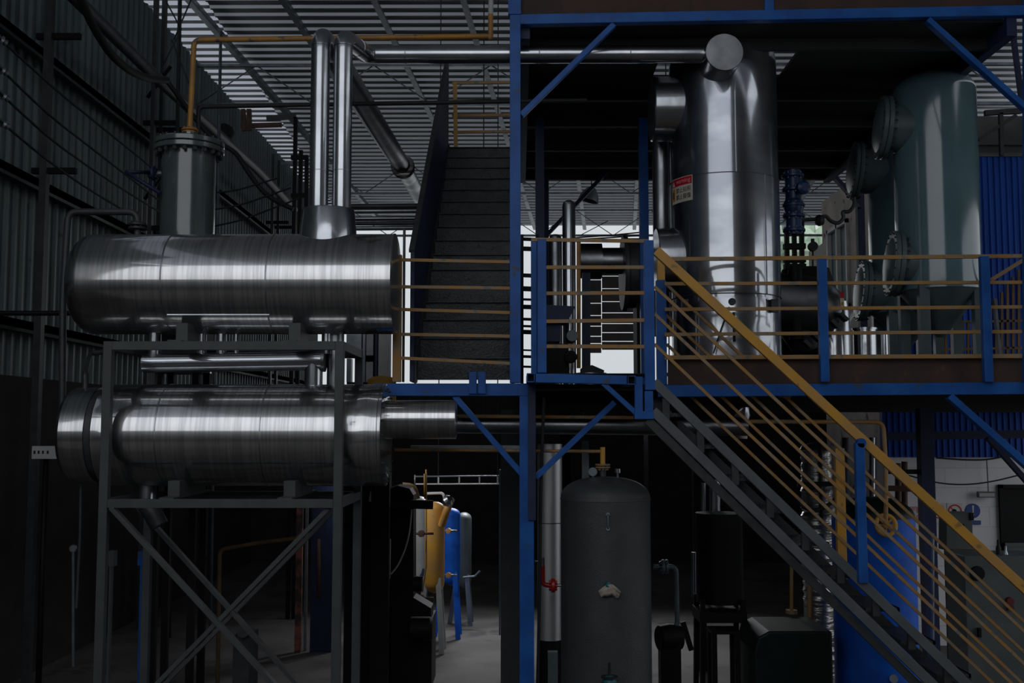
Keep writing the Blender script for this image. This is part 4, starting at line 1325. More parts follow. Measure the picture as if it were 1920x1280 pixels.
MB().flange(P(1070, 669, 10.8), (0, 1, 0), S(12, 10.8), 0.03, 8, seg=24).build('pump_flange', MACH, hp2)
hd = thing('manhole_lid', 'open round silver lid lying at the foot of the pipes behind the landing', 'lid', P(1110, 702, 10.6))
q_ = P(1108, 700, 10.6)
MB().cyl((q_.x, 10.6, 3.4), (q_.x, 10.6, q_.z + 0.005), S(29, 10.6), seg=40).build('rim', ALU_D, hd)
MB().prism([P(1090, 690, 10.7), P(1110, 684, 10.7), P(1133, 694, 10.7), P(1132, 700, 10.7), P(1090, 700, 10.7)], (0, 0.2, 0)).build('cloth_heap', BLACK, hd)
# pendant lamp seen below the upper platform
la = thing('pendant_lamp', 'round metal pendant lamp shade hanging under the far roof over the landing', 'lamp', P(1104, 380, 15.8))
c_ = P(1103, 376, 15.8)
MB().lathe([(0.02, 0.22), (0.06, 0.20), (0.12, 0.12), (0.155, 0.02), (0.16, 0), (0.15, 0.0), (0.11, 0.11), (0.05, 0.18), (0, 0.19)], c_, (0.3, 0, 1), 32).build('lamp_shade', GALV, la)
MB().tube([c_ + Vector((0.05, 0, 0.2)), Vector((c_.x + 0.05, c_.y, roofz(c_.y) - 0.05))], 0.008, 6).build('cord', BLACK, la)
# ladder against the bright sky between post and landing
ldr = thing('ladder', 'dark ladder silhouetted in the bright slit beside the blue post', 'ladder', P(992, 715, 11.0))
for px in (979, 1008):
    MB().bar(P(px, 722, 11.0), P(px, 440, 11.0), 0.03, 0.05, up=(0, 1, 0)).build('stile', MACH, ldr)
for i, (y, h) in enumerate(((448, 6), (466, 8), (516, 7), (541, 9), (561, 4), (575, 8), (598, 5), (611, 4), (622, 8), (656, 3), (668, 5), (687, 4))):
    MB().bar(P(979, y, 11.0), P(1008, y + 1, 11.0), 0.03, S(h, 11.0)).build('rung', MACH, ldr)
# wires crossing the bright gap
for y0, y1, lab in ((446, 434, 'upper of two thin black wires crossing the sky over the landing'), (449, 440, 'lower of two thin black wires crossing the sky over the landing')):
    one('wire', MB().tube([P(1075, y0, 14), P(1150, (y0 + y1) / 2 + 0.5, 14), P(1215, y1, 14)], 0.009, 6), BLACK, lab, 'wire')
one('guy_wire', MB().tube([P(1090, 440, 15.5), P(1140, 414, 15.5)], 0.006, 6), BLACK, 'fine slanting wire in the bright gap over the landing', 'wire')

# pipes behind the upper tank, right of the collar
for i, (y, r_, m__) in enumerate(((386, 5, STEEL), (395, 5, ALU_D), (409, 4.5, ALU_D), (418, 4, STEEL), (427, 4.5, GALV))):
    lab = ['topmost', 'second from top', 'middle', 'fourth from top', 'lowest'][i]
    one('pipe_run', MB().tube([P(655, y + 1, 12.5), P(790, y, 12.5)], S(r_, 12.5), 12), m__, '%s of the five level pipes between collar and rear stair' % lab, 'pipe')

# panels seen between the tanks and the rusty post
pn = thing('equipment_cabinet', 'pale grey cabinet with blue frame seen right of the rack between the tanks', 'cabinet', P(712, 716, 12.5))
Yk = 12.5
for nm, x0, x1, y0, y1, m__ in (('panel', 709, 731, 560, 712, LIGHTGREY), ('panel', 686, 702, 560, 716, LIGHTGREY), ('frame_bar', 701, 709, 540, 716, NAVY), ('frame_bar', 679, 686, 540, 716, GALV), ('frame_plate', 686, 700, 666, 678, NAVY), ('panel', 650, 680, 600, 655, GALV), ('panel', 650, 658, 672, 716, GALV)):
    a, b = P(x0, y0, Yk), P(x1, y1, Yk)
    MB().box(a.x, b.x, Yk, Yk + 0.12, b.z, a.z).build(nm, m__, pn)
a, b = P(650, 716, Yk), P(731, 1000, Yk)
MB().box(a.x, b.x, Yk, Yk + 0.12, 0, a.z).build('base_panel', MACH, pn)
ot = thing('orange_tank', 'orange domed tank top peeping beside the pale grey cabinet', 'tank', (P(716, 716, 11.9).x, 11.9, 0))
q_ = P(716, 716, 11.9)
MB().lathe([(0, 3.2), (0.16, 3.22), (0.16, P(716, 712, 11.9).z), (0.1, P(716, 706, 11.9).z), (0, P(716, 704, 11.9).z)], (q_.x, 11.9, 0), (0, 0, 1), 24).build('shell', YELLOW, ot)
MB().box(q_.x - 0.1, q_.x + 0.1, 11.85, 11.95, 0, 3.2).build('stand', MACH, ot)

# ------------------------------------------------------------------ left wall fittings
def wx(px, py, X=XL + 0.25):
    return PX(px, py, X)


for i, (px, lab) in enumerate(((88, 'dark wall column nearest the left edge of the photo'), (288, 'dark wall column just left of the column vessel'), (304, 'twin wall column touching the one left of the column vessel'), (515, 'slim wall column near the far end of the left wall'), (526, 'second slim wall column beside the far one'))):
    X = XL + 0.34
    q_ = PX(px, 200, X)
    w_ = 0.042 if i == 0 else 0.03
    cl = thing('wall_column', lab, 'column', (X, q_.y, 0))
    MB().box(X - w_, X + w_, q_.y - 0.05, q_.y + 0.05, 0, roofz(q_.y) - 0.9 if i < 3 else 9.3).build('shaft', STEEL, cl)
    for z in (7.7, 6.05):
        MB().box(X - 0.15, X + 0.38, q_.y - 0.03, q_.y + 0.03, z - 0.035, z + 0.035).build('bracket', MACH, cl)
    if i in (1,):
        for z in (8.6, 7.0):
            MB().tube([(X - 0.1, q_.y, z - 0.5), (X + 0.25, q_.y, z)], 0.03, 8).build('strut', MACH, cl)
# guyed pole
for i, (px, y0, y1, lab) in enumerate(((338, -40, 300, 'slim dark pole with crossing stay rods near the roof edge'), (414, 60, 270, 'pale slim pole right of the yellow pipe upright'))):
    Yp = 15.5
    one('slim_pole', MB().tube([P(px, y0, Yp), Vector((P(px - 4, y1 + 200, Yp).x, Yp, 0))], S(4 if i == 0 else 3, Yp), 10), STEEL if i == 0 else GALV, lab, 'pole')
for i, (p0, p1) in enumerate((((310, 0), (340, 55)), ((358, 0), (326, 75)), ((340, 55), (305, 125)), ((322, 75), (362, 175)))):
    one('stay_rod', MB().tube([P(*p0, 15.4), P(*p1, 15.4)], 0.012, 6), STEEL, ('stay rod leaning left at the top of the slim dark pole', 'stay rod leaning right at the top of the slim dark pole', 'stay rod running down left from the slim dark pole', 'stay rod running down right past the yellow pipe')[i], 'rod')
# cables
cab = (((2, 75), (100, 165), (200, 246), (282, 312)), ((4, 132), (90, 215), (190, 292), (296, 374)), ((6, 180), (90, 258), (190, 330), (300, 398)), ((6, 232), (75, 290), (150, 345), (228, 392)))
names = ('highest', 'second highest', 'third highest', 'lowest')
for i, c_ in enumerate(cab):
    t = thing('cable', '%s of the four cables slung along the left wall' % names[i], 'cable', PX(c_[0][0], c_[0][1], XL + 1.0), 'cables along the left wall')
    pts = [PX(a, b, XL + 0.9) for a, b in c_]
    pts = [pts[0] + (pts[0] - pts[1]) * 0.3] + pts
    MB().tube(pts, 0.013, 8, bend=0.8).build('strand', BLACK, t)
    q_ = PX(c_[0][0] + 1, c_[0][1], XL + 0.9)
    MB().lathe([(0, -0.06), (0.035, -0.05), (0.02, -0.02), (0.045, 0), (0.02, 0.02), (0.035, 0.05), (0, 0.06)], q_, (0.4, 1, -0.3), 14).build('insulator', GALV, t)
for i, (a, b, c_) in enumerate((((400, 361), (440, 358), (520, 334)), ((400, 393), (450, 385), (545, 352)), ((400, 424), (450, 414), (560, 372)))):
    one('cable', MB().tube([P(*a, 14), P(*b, 14), P(*c_, 14)], 0.012, 8, bend=0.3), BLACK, ('upper', 'middle', 'lower')[i] + ' of three cables right of the column vessel', 'cable', 'cables right of the column vessel')
wp = thing('wall_pipe', 'thick dark pipe descending along the left wall towards the chimneys', 'pipe', PX(300, 155, XL + 0.8))
pts = [PX(100, -45, XL + 0.8), PX(145, 0, XL + 0.8), PX(300, 152, XL + 0.8), PX(408, 250, XL + 0.8), PX(480, 315, XL + 0.8), PX(552, 392, XL + 0.8)]
MB().tube(pts, 0.085, 14, bend=0.3).build('pipe_run', STEEL, wp)
q_ = PX(422, 248, XL + 0.75)
MB().lathe([(0, -0.08), (0.14, -0.08), (0.16, 0), (0.14, 0.08), (0, 0.08)], q_, (0.3, 1, -0.2), 20).build('joint_box', BLACK, wp)
one('hanging_hose', MB().tube([PX(150, -5, XL + 1.1), PX(172, 45, XL + 1.1), PX(205, 100, XL + 1.1), PX(245, 135, XL + 1.1), PX(280, 148, XL + 1.1), PX(312, 150, XL + 1.1)], 0.05, 12, bend=0.6), BLACK, 'black hose sagging below the thick wall pipe at the upper left', 'hose')
one('hanging_hose', MB().tube([P(312, 150, 15), P(345, 195, 15), P(372, 230, 15), P(405, 268, 15), P(440, 282, 15), P(470, 330, 15), P(500, 368, 15), P(550, 392, 15)], 0.035, 12, bend=0.5), BLACK, 'black hose sagging behind the column vessel lid towards the chimneys', 'hose')
gy = thing('gantry_frame', 'rusty dark gantry frame high against the bright roof edge left of the chimneys', 'frame', P(520, 420, 17))
Yg = 17.0
MB().bar(P(452, 236, Yg), P(528, 234, Yg), 0.06, 0.07).build('beam', RUSTB, gy)
MB().bar(P(500, 222, Yg), P(555, 218, Yg), 0.06, 0.08).build('beam', STEEL, gy)
MB().bar(P(456, 205, Yg), P(458, 245, Yg), 0.07, 0.07).build('upright', RUSTB, gy)
MB().bar(P(467, 205, Yg), P(468, 245, Yg), 0.07, 0.07).build('upright', RUSTB, gy)
for px, y0, y1 in ((551, 220, 440), (562, 282, 440)):
    MB().box(P(px, y1, Yg).x - .03, P(px, y1, Yg).x + .03, Yg - .03, Yg + .03, 0, P(px, y0, Yg).z).build('upright', MACH, gy)
for y in (296, 367):
    MB().bar(P(546, y, Yg), P(578, y - 1, Yg), 0.07, 0.07).build('cross_bar', MACH, gy)
for px in (575,):
    MB().bar(P(px, 440, Yg), P(px, 294, Yg), 0.06, 0.06).build('upright', MACH, gy)
pb = thing('panel_box', 'pale grey strip box with four dark slots left of the lower tank', 'box', P(98, 860, 10.5))
a, b = P(60, 836, 10.5), P(136, 860, 10.5)
MB().box(a.x, b.x, 10.5, 10.56, b.z, a.z).build('box_body', LIGHTGREY, pb)
for px in (64, 72, 80, 89):
    q_ = P(px, 847.5, 10.49)
    MB().box(q_.x - 0.008, q_.x + 0.008, 10.492, 10.502, q_.z - 0.015, q_.z + 0.015).build('slot', BLACK, pb)
MB().tube([(a.x + 0.1, 10.6, a.z), (a.x + 0.1, 10.6, 0)], 0.03, 8).build('stand', MACH, pb)

# ------------------------------------------------------------------ pipes under the platform
Yq = 9.9
one('underdeck_pipe', MB().tube([P(850, 795, Yq), P(1400, 800, Yq)], S(17, Yq), 24), ALU_D, 'thick silver jacketed pipe running under the platform behind the knee braces', 'pipe')
el = thing('jacketed_elbow', 'silver jacketed elbow rising under the platform behind the stair rails', 'pipe', P(1388, 790, 10.2))
MB().lathe([(0, -0.10), (S(16, 10.2), -0.08), (S(18, 10.2), 0.02), (S(12, 10.2), 0.10), (0, 0.12)], P(1388, 778, 10.2), (0.2, -0.3, 1), 24).build('bend', ALU_P, el)
MB().cyl(P(1388, 822, 10.2), P(1388, 784, 10.2), S(13, 10.2), seg=20).build('drop', CONC, el)
one('ochre_line', MB().tube([P(860, 780, 9.7), P(1230, 783, 9.7)], S(3.5, 9.7), 10), OCHRE, 'thin ochre pipe just above the thick under-deck pipe', 'pipe')
one('ochre_loop', MB().tube([P(1395, 790, 9.95), P(1656, 791, 9.95), P(1661, 870, 9.95), P(1661, 985, 9.95)], S(4, 9.95), 12, bend=0.08), OCHRE, 'thin rusty pipe turning down to the blue tank lid behind the stair', 'pipe')
one('dark_crossbar', MB().bar(P(770, 838, 9.8), P(975, 838, 9.8), 0.05, 0.03), GALV, 'dark level bar under the platform left of the blue post', 'bar')

# ------------------------------------------------------------------ charcoal tank on the floor
YG = 9.55
gx = P(1136, 1100, YG).x
rG = S(83, YG)
gt = thing('pressure_tank', 'charcoal upright pressure tank with domed top standing under the blue landing', 'tank', (gx, YG, 0))
zsh = P(1136, 936, YG).z
zto = P(1136, 893, YG).z
pr = [(0, 0.35), (rG * 0.7, 0.38), (rG, 0.5), (rG, zsh), (rG + 0.004, zsh + 0.002), (rG + 0.004, zsh + 0.012), (rG - 0.002, zsh + 0.02)]
h = zto - zsh
for i in range(1, 15):
    a_ = pi / 2 * i / 14
    pr.append((rG * (cos(a_) ** 0.85) if i < 14 else 0, zsh + 0.02 + (h - 0.02) * sin(a_)))
MB().lathe(pr, (gx, YG, 0), (0, 0, 1), 96).build('shell', TANKG, gt, sharp=40)
for k in range(3):
    a_ = radians(30 + 120 * k)
    MB().box(gx + cos(a_) * rG * 0.8 - 0.04, gx + cos(a_) * rG * 0.8 + 0.04, YG + sin(a_) * rG * 0.8 - 0.04, YG + sin(a_) * rG * 0.8 + 0.04, 0, 0.5).build('leg', TANKG, gt)
yf = YG - rG
MB().tube([P(1140, 963, yf), P(1140, 966, yf - 0.05), P(1140, 989, yf - 0.05), P(1140, 992, yf)], 0.008, 8, bend=0.02).cyl(P(1140, 964, yf - 0.03), P(1140, 964, yf + 0.03), 0.016, seg=10).cyl(P(1140, 991, yf - 0.03), P(1140, 991, yf + 0.03), 0.016, seg=10).build('grab_handle', GALV, gt)
MB().cyl((gx - 0.02, YG, zto - 0.02), (gx - 0.02, YG, P(1131, 878, YG).z), S(6, YG), seg=18).build('top_nozzle', TANKG, gt)
gp = thing('tank_feed_pipe', 'ochre pipe with flange feeding the top of the charcoal tank', 'pipe', (gx - 0.02, YG, P(1131, 878, YG).z))
MB().flange((gx - 0.02, YG, P(1131, 876, YG).z), (0, 0, 1), S(14, YG), 0.015, 8).flange((gx - 0.02, YG, P(1131, 871, YG).z), (0, 0, 1), S(14, YG), 0.015).build('flange', OCHRE, gp)
MB().tube([(gx - 0.02, YG, P(1131, 876, YG).z), (gx - 0.02, YG, P(1131, 838, YG).z)], S(4.8, YG), 14).build('upright', YELLOW, gp)
MB().tube([P(740, 843, YG), P(1128, 846, YG)], S(3.2, YG), 12).build('level_run', OCHRE, gp)
for px, py, rr3, lab in ((1112, 884, 8, 'left'), (1158, 884, 5, 'right')):
    g = thing('pressure_gauge' if px < 1130 else 'relief_valve', ('round dial gauge' if px < 1130 else 'small silver relief valve') + ' on the %s of the charcoal tank dome' % lab, 'gauge' if px < 1130 else 'valve', P(px, 898, YG - 0.05))
    c_ = P(px, py, YG - 0.05)
    if px < 1130:
        MB().lathe([(0, -0.02), (S(rr3, YG), -0.02), (S(rr3, YG), 0.02), (0, 0.02)], c_, (0.2, 1, 0), 24).build('dial_case', GALV, g)
    else:
        MB().cyl(c_ - Vector((0, 0, 0.01)), c_ + Vector((0, 0, 0.025)), S(rr3, YG), seg=14).build('bonnet', ALU_P, g)
    MB().cyl((c_.x, c_.y, P(px, 902, YG).z), (c_.x, c_.y, c_.z - 0.01), 0.010, seg=8).build('stem', GALV, g)
# rag on a stub, red elbow
rg = thing('crumpled_rag', 'crumpled cream cloth with turquoise patch stuck on the front of the charcoal tank', 'cloth', P(1141, 1122, yf))
random.seed(5)
rm = MB()
G = []
prof_top = [(1122, 1108), (1131, 1100), (1138, 1096), (1148, 1095), (1156, 1101), (1164, 1109)]
prof_bot = [(1127, 1119), (1133, 1117), (1141, 1117), (1148, 1115), (1155, 1121), (1160, 1120)]
for i in range(6):
    col_ = []
    for j in range(6):
        t_ = j / 5
        px = prof_top[i][0] * (1 - t_) + prof_bot[i][0] * t_
        py = prof_top[i][1] * (1 - t_) + prof_bot[i][1] * t_
        col_.append(rm.bm.verts.new(P(px, py, yf - 0.03 - random.uniform(0, 0.035))))
    G.append(col_)
for i in range(5):
    for j in range(5):
        rm._f([G[i][j], G[i + 1][j], G[i + 1][j + 1], G[i][j + 1]], True)
ro = rm.build('cloth', RAG, rg, sharp=20)
md = ro.modifiers.new('thick', 'SOLIDIFY')
md.thickness = 0.006
MB().lathe([(0, -0.05), (0.022, -0.045), (0.028, 0), (0.02, 0.02), (0, 0.022)], P(1140, 1096, yf - 0.03), (0.3, -1, 0.3), 16).build('turquoise_patch', TURQ, rg)
rd = thing('red_elbow_pipe', 'red pipe elbow with flange on the left flank of the charcoal tank', 'pipe', P(1020, 1090, YG))
MB().tube([P(1017, 1060, YG), P(1017, 1096, YG), P(1036, 1097, YG)], S(4.5, YG), 16, bend=0.07).build('elbow', RED, rd)
MB().flange(P(1037, 1097, YG), (1, 0, 0), S(13, YG), 0.035, 8).build('flange', RED, rd)
MB().cyl(P(1016, 1060, YG), P(1016, 1045, YG), S(5, YG), seg=14).cyl(P(1003, 1052, YG), P(1016, 1052, YG), 0.012, seg=8).build('valve', GALV, rd)
MB().cyl(P(1037, 1097, YG), P(1054, 1097, YG), 0.014, seg=10).build('stub', GALV, rd)
one('black_cable', MB().tube([P(1020, 745, YG - 0.2), P(1016, 850, YG - 0.2), P(1013, 960, YG - 0.2), P(1012, 1100, YG - 0.2), P(1008, 1280, YG - 0.2)], 0.014, 8, bend=0.3), BLACK, 'black cable hanging beside the blue post in front of the silver column', 'cable')
vb = thing('floor_valve', 'turquoise valve with black spindle low in front of the charcoal tank', 'valve', P(1143, 1285, YG - 0.6))
MB().cyl(P(1143, 1272, YG - 0.6), P(1143, 1242, YG - 0.6), 0.012, seg=8).build('spindle', BLACK, vb)
MB().lathe([(0, 0), (0.05, 0), (0.06, 0.03), (0.04, 0.07), (0, 0.08)], P(1143, 1284, YG - 0.6), (0, 0, 1), 20).build('bonnet', TURQ, vb)
MB().lathe([(0.035, 0), (0.07, 0), (0.07, 0.012), (0.035, 0.012)], P(1143, 1270, YG - 0.6), (0, 0, 1), 20).build('handwheel', BLACK, vb)
q_ = P(1143, 1284, YG - 0.6)
MB().cyl((q_.x, q_.y, 0), (q_.x, q_.y, q_.z + 0.01), 0.04, seg=16).cyl((q_.x, q_.y, 0.3), (q_.x, YG - rG * 0.9, 0.6), 0.03, seg=12).build('standpipe', MACH, vb)

# silver column behind blue post
Ycl = 10.4
sx0 = P(1031, 1000, Ycl).x
sc2 = thing('silver_column', 'upright silver clad column between blue post and charcoal tank', 'column', (sx0, Ycl, 0))
rs_ = S(23, Ycl)
MB().lathe([(0, P(1031, 1197, Ycl).z), (rs_, P(1031, 1197, Ycl).z), (rs_, P(1031, 832, Ycl).z), (0, P(1031, 832, Ycl).z)], (sx0, Ycl, 0), (0, 0, 1), 40).build('jacket', ALU_M, sc2)
MB().lathe([(rs_, 0), (rs_ + 0.003, 0), (rs_ + 0.003, 0.008), (rs_, 0.008)], (sx0, Ycl, P(1031, 980, Ycl).z), (0, 0, 1), 40).build('jacket_band', STEEL, sc2)
MB().cyl((sx0, Ycl, 0), (sx0, Ycl, P(1031, 1197, Ycl).z), rs_ * 0.9, seg=24).build('plinth', MACH, sc2)
one('pale_screen', MB().box(P(1091, 830, 10.8).x, P(1104, 830, 10.8).x, 10.8, 10.84, 0, P(1098, 827, 10.8).z), GALV, 'narrow pale panel behind the charcoal tank dome', 'panel')
one('short_post', MB().box(P(1027, 1240, 9.6).x, P(1045, 1240, 9.6).x, 9.5, 9.58, 0, P(1035, 1218, 9.6).z), TEALD, 'short grey post on the floor between blue post and charcoal tank', 'post')
# dark panel/column left of blue post
one('dark_cladding', MB().box(P(939, 1000, 12.5).x, P(1000, 1000, 12.5).x, 12.5, 12.6, 0, 3.2), TANKG, 'tall dark sheet standing left behind the blue post', 'panel')

# ------------------------------------------------------------------ right of charcoal tank: pipework and black drum on stand
pp = thing('pump_pipework', 'grey flanged pipe dropping to a floor pump right of the charcoal tank', 'pipe', P(1268, 1230, 10.8))
Yw = 10.8
MB().tube([P(1225, 1063, Yw), P(1268, 1062, Yw), P(1270, 1172, Yw), P(1255, 1180, Yw)], S(4.5, Yw), 14, bend=0.06).build('pipe_run', TEALD, pp)
MB().flange(P(1243, 1062, Yw), (1, 0, 0), S(13, Yw), 0.03, 8).flange(P(1250, 1062, Yw), (1, 0, 0), S(13, Yw), 0.03).build('flange', TEALD, pp)
q_ = P(1255, 1195, Yw)
MB().lathe([(0, -0.12), (0.12, -0.11), (0.14, 0), (0.12, 0.11), (0, 0.12)], q_, (1, 0.3, 0), 24).build('pump_casing', MACH, pp)
MB().box(q_.x - 0.2, q_.x + 0.3, Yw - 0.15, Yw + 0.15, 0, 0.12).box(q_.x - 0.1, q_.x + 0.1, Yw - 0.1, Yw + 0.1, 0.1, q_.z).build('pump_base', MACH, pp)
MB().bar(P(1280, 1165, Yw), P(1296, 1218, Yw), 0.05, 0.06, up=(0, 1, 0)).build('slanting_leg', MACH, pp)
bd = thing('black_drum', 'tall black cylinder on a dark four-legged stand under the front stair', 'drum', P(1348, 1230, 11.4))
Yz = 11.4
q_ = P(1348, 1000, Yz)
rZ = S(43, Yz)
zb0, zb1 = P(1348, 1128, Yz).z, P(1348, 961, Yz).z
MB().lathe([(0, zb0), (rZ, zb0), (rZ, zb1), (0, zb1)], (q_.x, Yz, 0), (0, 0, 1), 48).build('shell', MAT_GLOSSBLK if 'MAT_GLOSSBLK' in globals() else MACH, bd)
for px in (1312, 1386):
    for dy in (-0.2, 0.2):
        x_ = P(px, 1150, Yz).x
        MB().bar((x_ + (-.02 if px < 1350 else .02), Yz + dy, 0), (x_, Yz + dy, zb0 + 0.05), 0.05, 0.05).build('leg', MACH, bd)
x0_, x1_ = P(1305, 1150, Yz).x, P(1392, 1150, Yz).x
MB().box(x0_, x1_, Yz - 0.24, Yz + 0.24, P(1348, 1160, Yz).z, P(1348, 1140, Yz).z).build('stand_top', MACH, bd)
for px, r_, y0, y1, m__, lab in ((1319, 5, 905, 960, ALU_P, 'thin silver pipe rising from the left of the black cylinder'), (1340, 11, 900, 960, ALU_P, 'short silver pipe rising behind the black cylinder'), (1301, 5, 1035, 1120, ALU_P, 'slim silver tube left of the black cylinder')):
    one('upright_pipe', MB().tube([P(px, y1 + 170 if y1 < 1000 else y1, Yz + 0.55), P(px, y0, Yz + 0.55)], S(r_, Yz), 14), m__, lab, 'pipe')
st_ = thing('work_stool', 'small black metal stool standing before the black cylinder', 'stool', P(1362, 1240, 10.9))
Yy = 10.9
a, b = P(1329, 1178, Yy), P(1383, 1178, Yy)
MB().box(a.x, b.x, Yy - 0.15, Yy + 0.15, a.z - 0.03, a.z).build('seat', MACH, st_)
for x_ in (a.x + 0.03, b.x - 0.03):
    for dy in (-0.12, 0.12):
        MB().box(x_ - 0.025, x_ + 0.025, Yy + dy - 0.025, Yy + dy + 0.025, 0, a.z - 0.03).build('leg', MACH, st_)
gm = thing('green_machine', 'low dark green rounded machine at the foot of the front stair', 'machine', P(1480, 1260, 10.6))
a, b = P(1405, 1176, 10.6), P(1552, 1280, 10.6)
MB().prism([(a.x, 10.4, 0.05), (b.x, 10.4, 0.05), (b.x, 10.4, a.z), (a.x + 0.15, 10.4, a.z), (a.x + 0.04, 10.4, a.z - 0.06), (a.x, 10.4, a.z - 0.2)], (0, 0.8, 0)).build('housing', DGREEN, gm, bevel=0.02)
MB().box(a.x + 0.1, b.x - 0.1, 10.5, 11.1, 0, 0.06).build('base_frame', MACH, gm)

# foil-wrapped column behind the stair
fo = thing('foil_column', 'crinkled foil-wrapped column glinting between the stair rails', 'column', P(1532, 1100, 11.9))
q_ = P(1532, 950, 11.9)
fr_ = S(28, 11.9)
pf = [(0, 0.0)]
z_ = 0.0
zT = P(1532, 828, 11.9).z
k = 0
while z_ < zT:
    pf.append((fr_ * (1.0 + 0.04 * ((k % 2) * 2 - 1)) + random.uniform(-.006, .006), z_))
    z_ += 0.045
    k += 1
pf.append((0, zT))
MB().lathe(pf, (q_.x, 11.9, 0), (0, 0, 1), 28).build('wrapping', FOIL, fo)
MB().tube([P(1538, 820, 11.6), P(1540, 980, 11.6)], 0.02, 8).build('conduit', BLACK, fo)
MB().bar(P(1495, 908, 11.6), P(1580, 906, 11.6), 0.04, 0.05).build('clamp_bar', MACH, fo)
one('conduit_bend', MB().tube([P(1494, 930, 11.5), P(1503, 950, 11.5), P(1525, 958, 11.5), P(1550, 950, 11.5), P(1566, 935, 11.5)], 0.02, 10, bend=0.08), BLACK, 'black conduit curving in front of the foil column', 'conduit')
one('ochre_stand_pipe', MB().tube([P(1518, 1170, 11.2), P(1518, 1090, 11.2)], 0.025, 10).cyl(P(1518, 1172, 11.2), P(1518, 1164, 11.2), 0.08, seg=16), OCHRE, 'ochre flanged stand pipe below the front stair', 'pipe')
one('ochre_stand_pipe', MB().tube([P(1484, 1150, 11.3), P(1484, 1050, 11.3)], 0.018, 10).cyl(P(1484, 1150, 11.3), P(1484, 1143, 11.3), 0.06, seg=16), OCHRE, 'thinner ochre stand pipe left of the flanged one below the stair', 'pipe')

# big blue tank behind the stair
YBk = 10.9
bk = thing('blue_tank', 'large bright blue upright tank behind the lower half of the front stair', 'tank', P(1640, 1400, YBk))
q_ = P(1640, 1100, YBk)
rB = S(74, YBk)
zB = P(1640, 968, YBk).z
pr = [(0, 0.1), (rB, 0.12), (rB, zB)]
for i in range(1, 11):
    a_ = pi / 2 * i / 10
    pr.append((rB * (cos(a_) ** 0.9) if i < 10 else 0, zB + 0.20 * sin(a_)))
MB().lathe([(0, 0.0), (rB, 0.0), (rB, zB)], (q_.x, YBk, 0), (0, 0, 1), 80).build('shell', BRIGHTBLUE, bk)
MB().lathe(pr[2:], (q_.x, YBk, 0), (0, 0, 1), 80).build('dome', DGREEN, bk)
MB().cyl(P(1676, 1272, YBk - rB - 0.02), P(1676, 1272, YBk - rB + 0.1), 0.04, seg=18).build('drain_boss', GALV, bk)
hwp = thing('hand_wheel', 'rusty yellow hand wheel in front of the blue tank top', 'wheel', P(1660, 985, YBk - rB - 0.15))
c_ = P(1661, 984, YBk - rB - 0.12)
ring = MB()
ring.tube([c_ + Vector((cos(2 * pi * i / 24) * S(18, 10.3), 0.02 * sin(2 * pi * i / 24), sin(2 * pi * i / 24) * S(18, 10.3))) for i in range(25)], 0.022, 10)
ring.build('rim', YELLOW, hwp)
for i in range(4):
    a_ = i * pi / 4
    MB().bar(c_ - Vector((cos(a_), 0, sin(a_))) * 0.09, c_ + Vector((cos(a_), 0, sin(a_))) * 0.09, 0.015, 0.02).build('spoke', PIPEYEL, hwp)
MB().cyl(c_ + Vector((0, -0.02, 0)), c_ + Vector((0, 0.14, 0)), 0.03, seg=14).build('hub', PIPEYEL, hwp)
for px, w_, m__, lab in ((1637, 14, NAVY, 'dark blue upright pipe behind the blue newel post'), (1641, 7, ALU_P, 'bright edge pipe catching light right of the blue newel post'), (1585, 12, NAVY, 'dark blue pipe between the yellow and blue stair posts')):
    one('upright_pipe', MB().tube([P(px - (4 if w_ == 7 else 0), 1000, 11.6 if w_ != 7 else 11.4), P(px - (4 if w_ == 7 else 0), 820, 11.6 if w_ != 7 else 11.4)], S(w_ / 2, 11.6), 14), m__, lab, 'pipe')
one('rusty_pipe', MB().tube([P(1684, 985, 12.2), P(1684, 868, 12.2)], 0.035, 12), RUSTB, 'rusty upright pipe before the white block wall, left', 'pipe')
one('rusty_pipe', MB().tube([P(1696, 985, 12.4), P(1696, 865, 12.4)], 0.035, 12), RUSTB, 'rusty upright pipe before the white block wall, right', 'pipe')
one('rusty_beam', MB().bar(P(1662, 915, 11.8), P(1745, 917, 11.8), 0.06, 0.06), RUSTB, 'rusty level bar behind the handrail before the white block wall', 'bar')
one('foot_pipe', MB().tube([P(1748, 1240, 11.0), P(1748, 1000, 11.0)], S(3.5, 11), 12), GALV, 'pale thin pipe in front of the dark blue column behind the stair', 'pipe')

# ------------------------------------------------------------------ white block wall fittings
YS = YW - 0.06
ex = thing('exit_light', 'oblong emergency light box hung on a rod from the white block wall', 'lamp', P(1847, 932, YS))
a, b = P(1831, 921, YS), P(1863, 932, YS)
MB().box(a.x, b.x, YS - 0.06, YS, b.z, a.z).build('case', CABG, ex)
MB().box(a.x + 0.012, b.x - 0.012, YS - 0.064, YS - 0.06, b.z + 0.012, a.z - 0.02).build('lens', LIGHTGREY, ex)
MB().tube([P(1853, 921, YS - 0.02), P(1850, 862, YS - 0.02)], 0.006, 6).build('rod', STEEL, ex)


def ring_patch(c, r0, r1, y, n=40):
    mb = MB()
    A, B = [], []
    for i in range(n):
        q = 2 * pi * i / n
        A.append((c.x + cos(q) * r0, c.z + sin(q) * r0))
        B.append((c.x + cos(q) * r1, c.z + sin(q) * r1))
    for i in range(n):
        j = (i + 1) % n
        mb.prism([(A[i][0], y, A[i][1]), (B[i][0], y, B[i][1]), (B[j][0], y, B[j][1]), (A[j][0], y, A[j][1])], (0, 0.002, 0))
    return mb


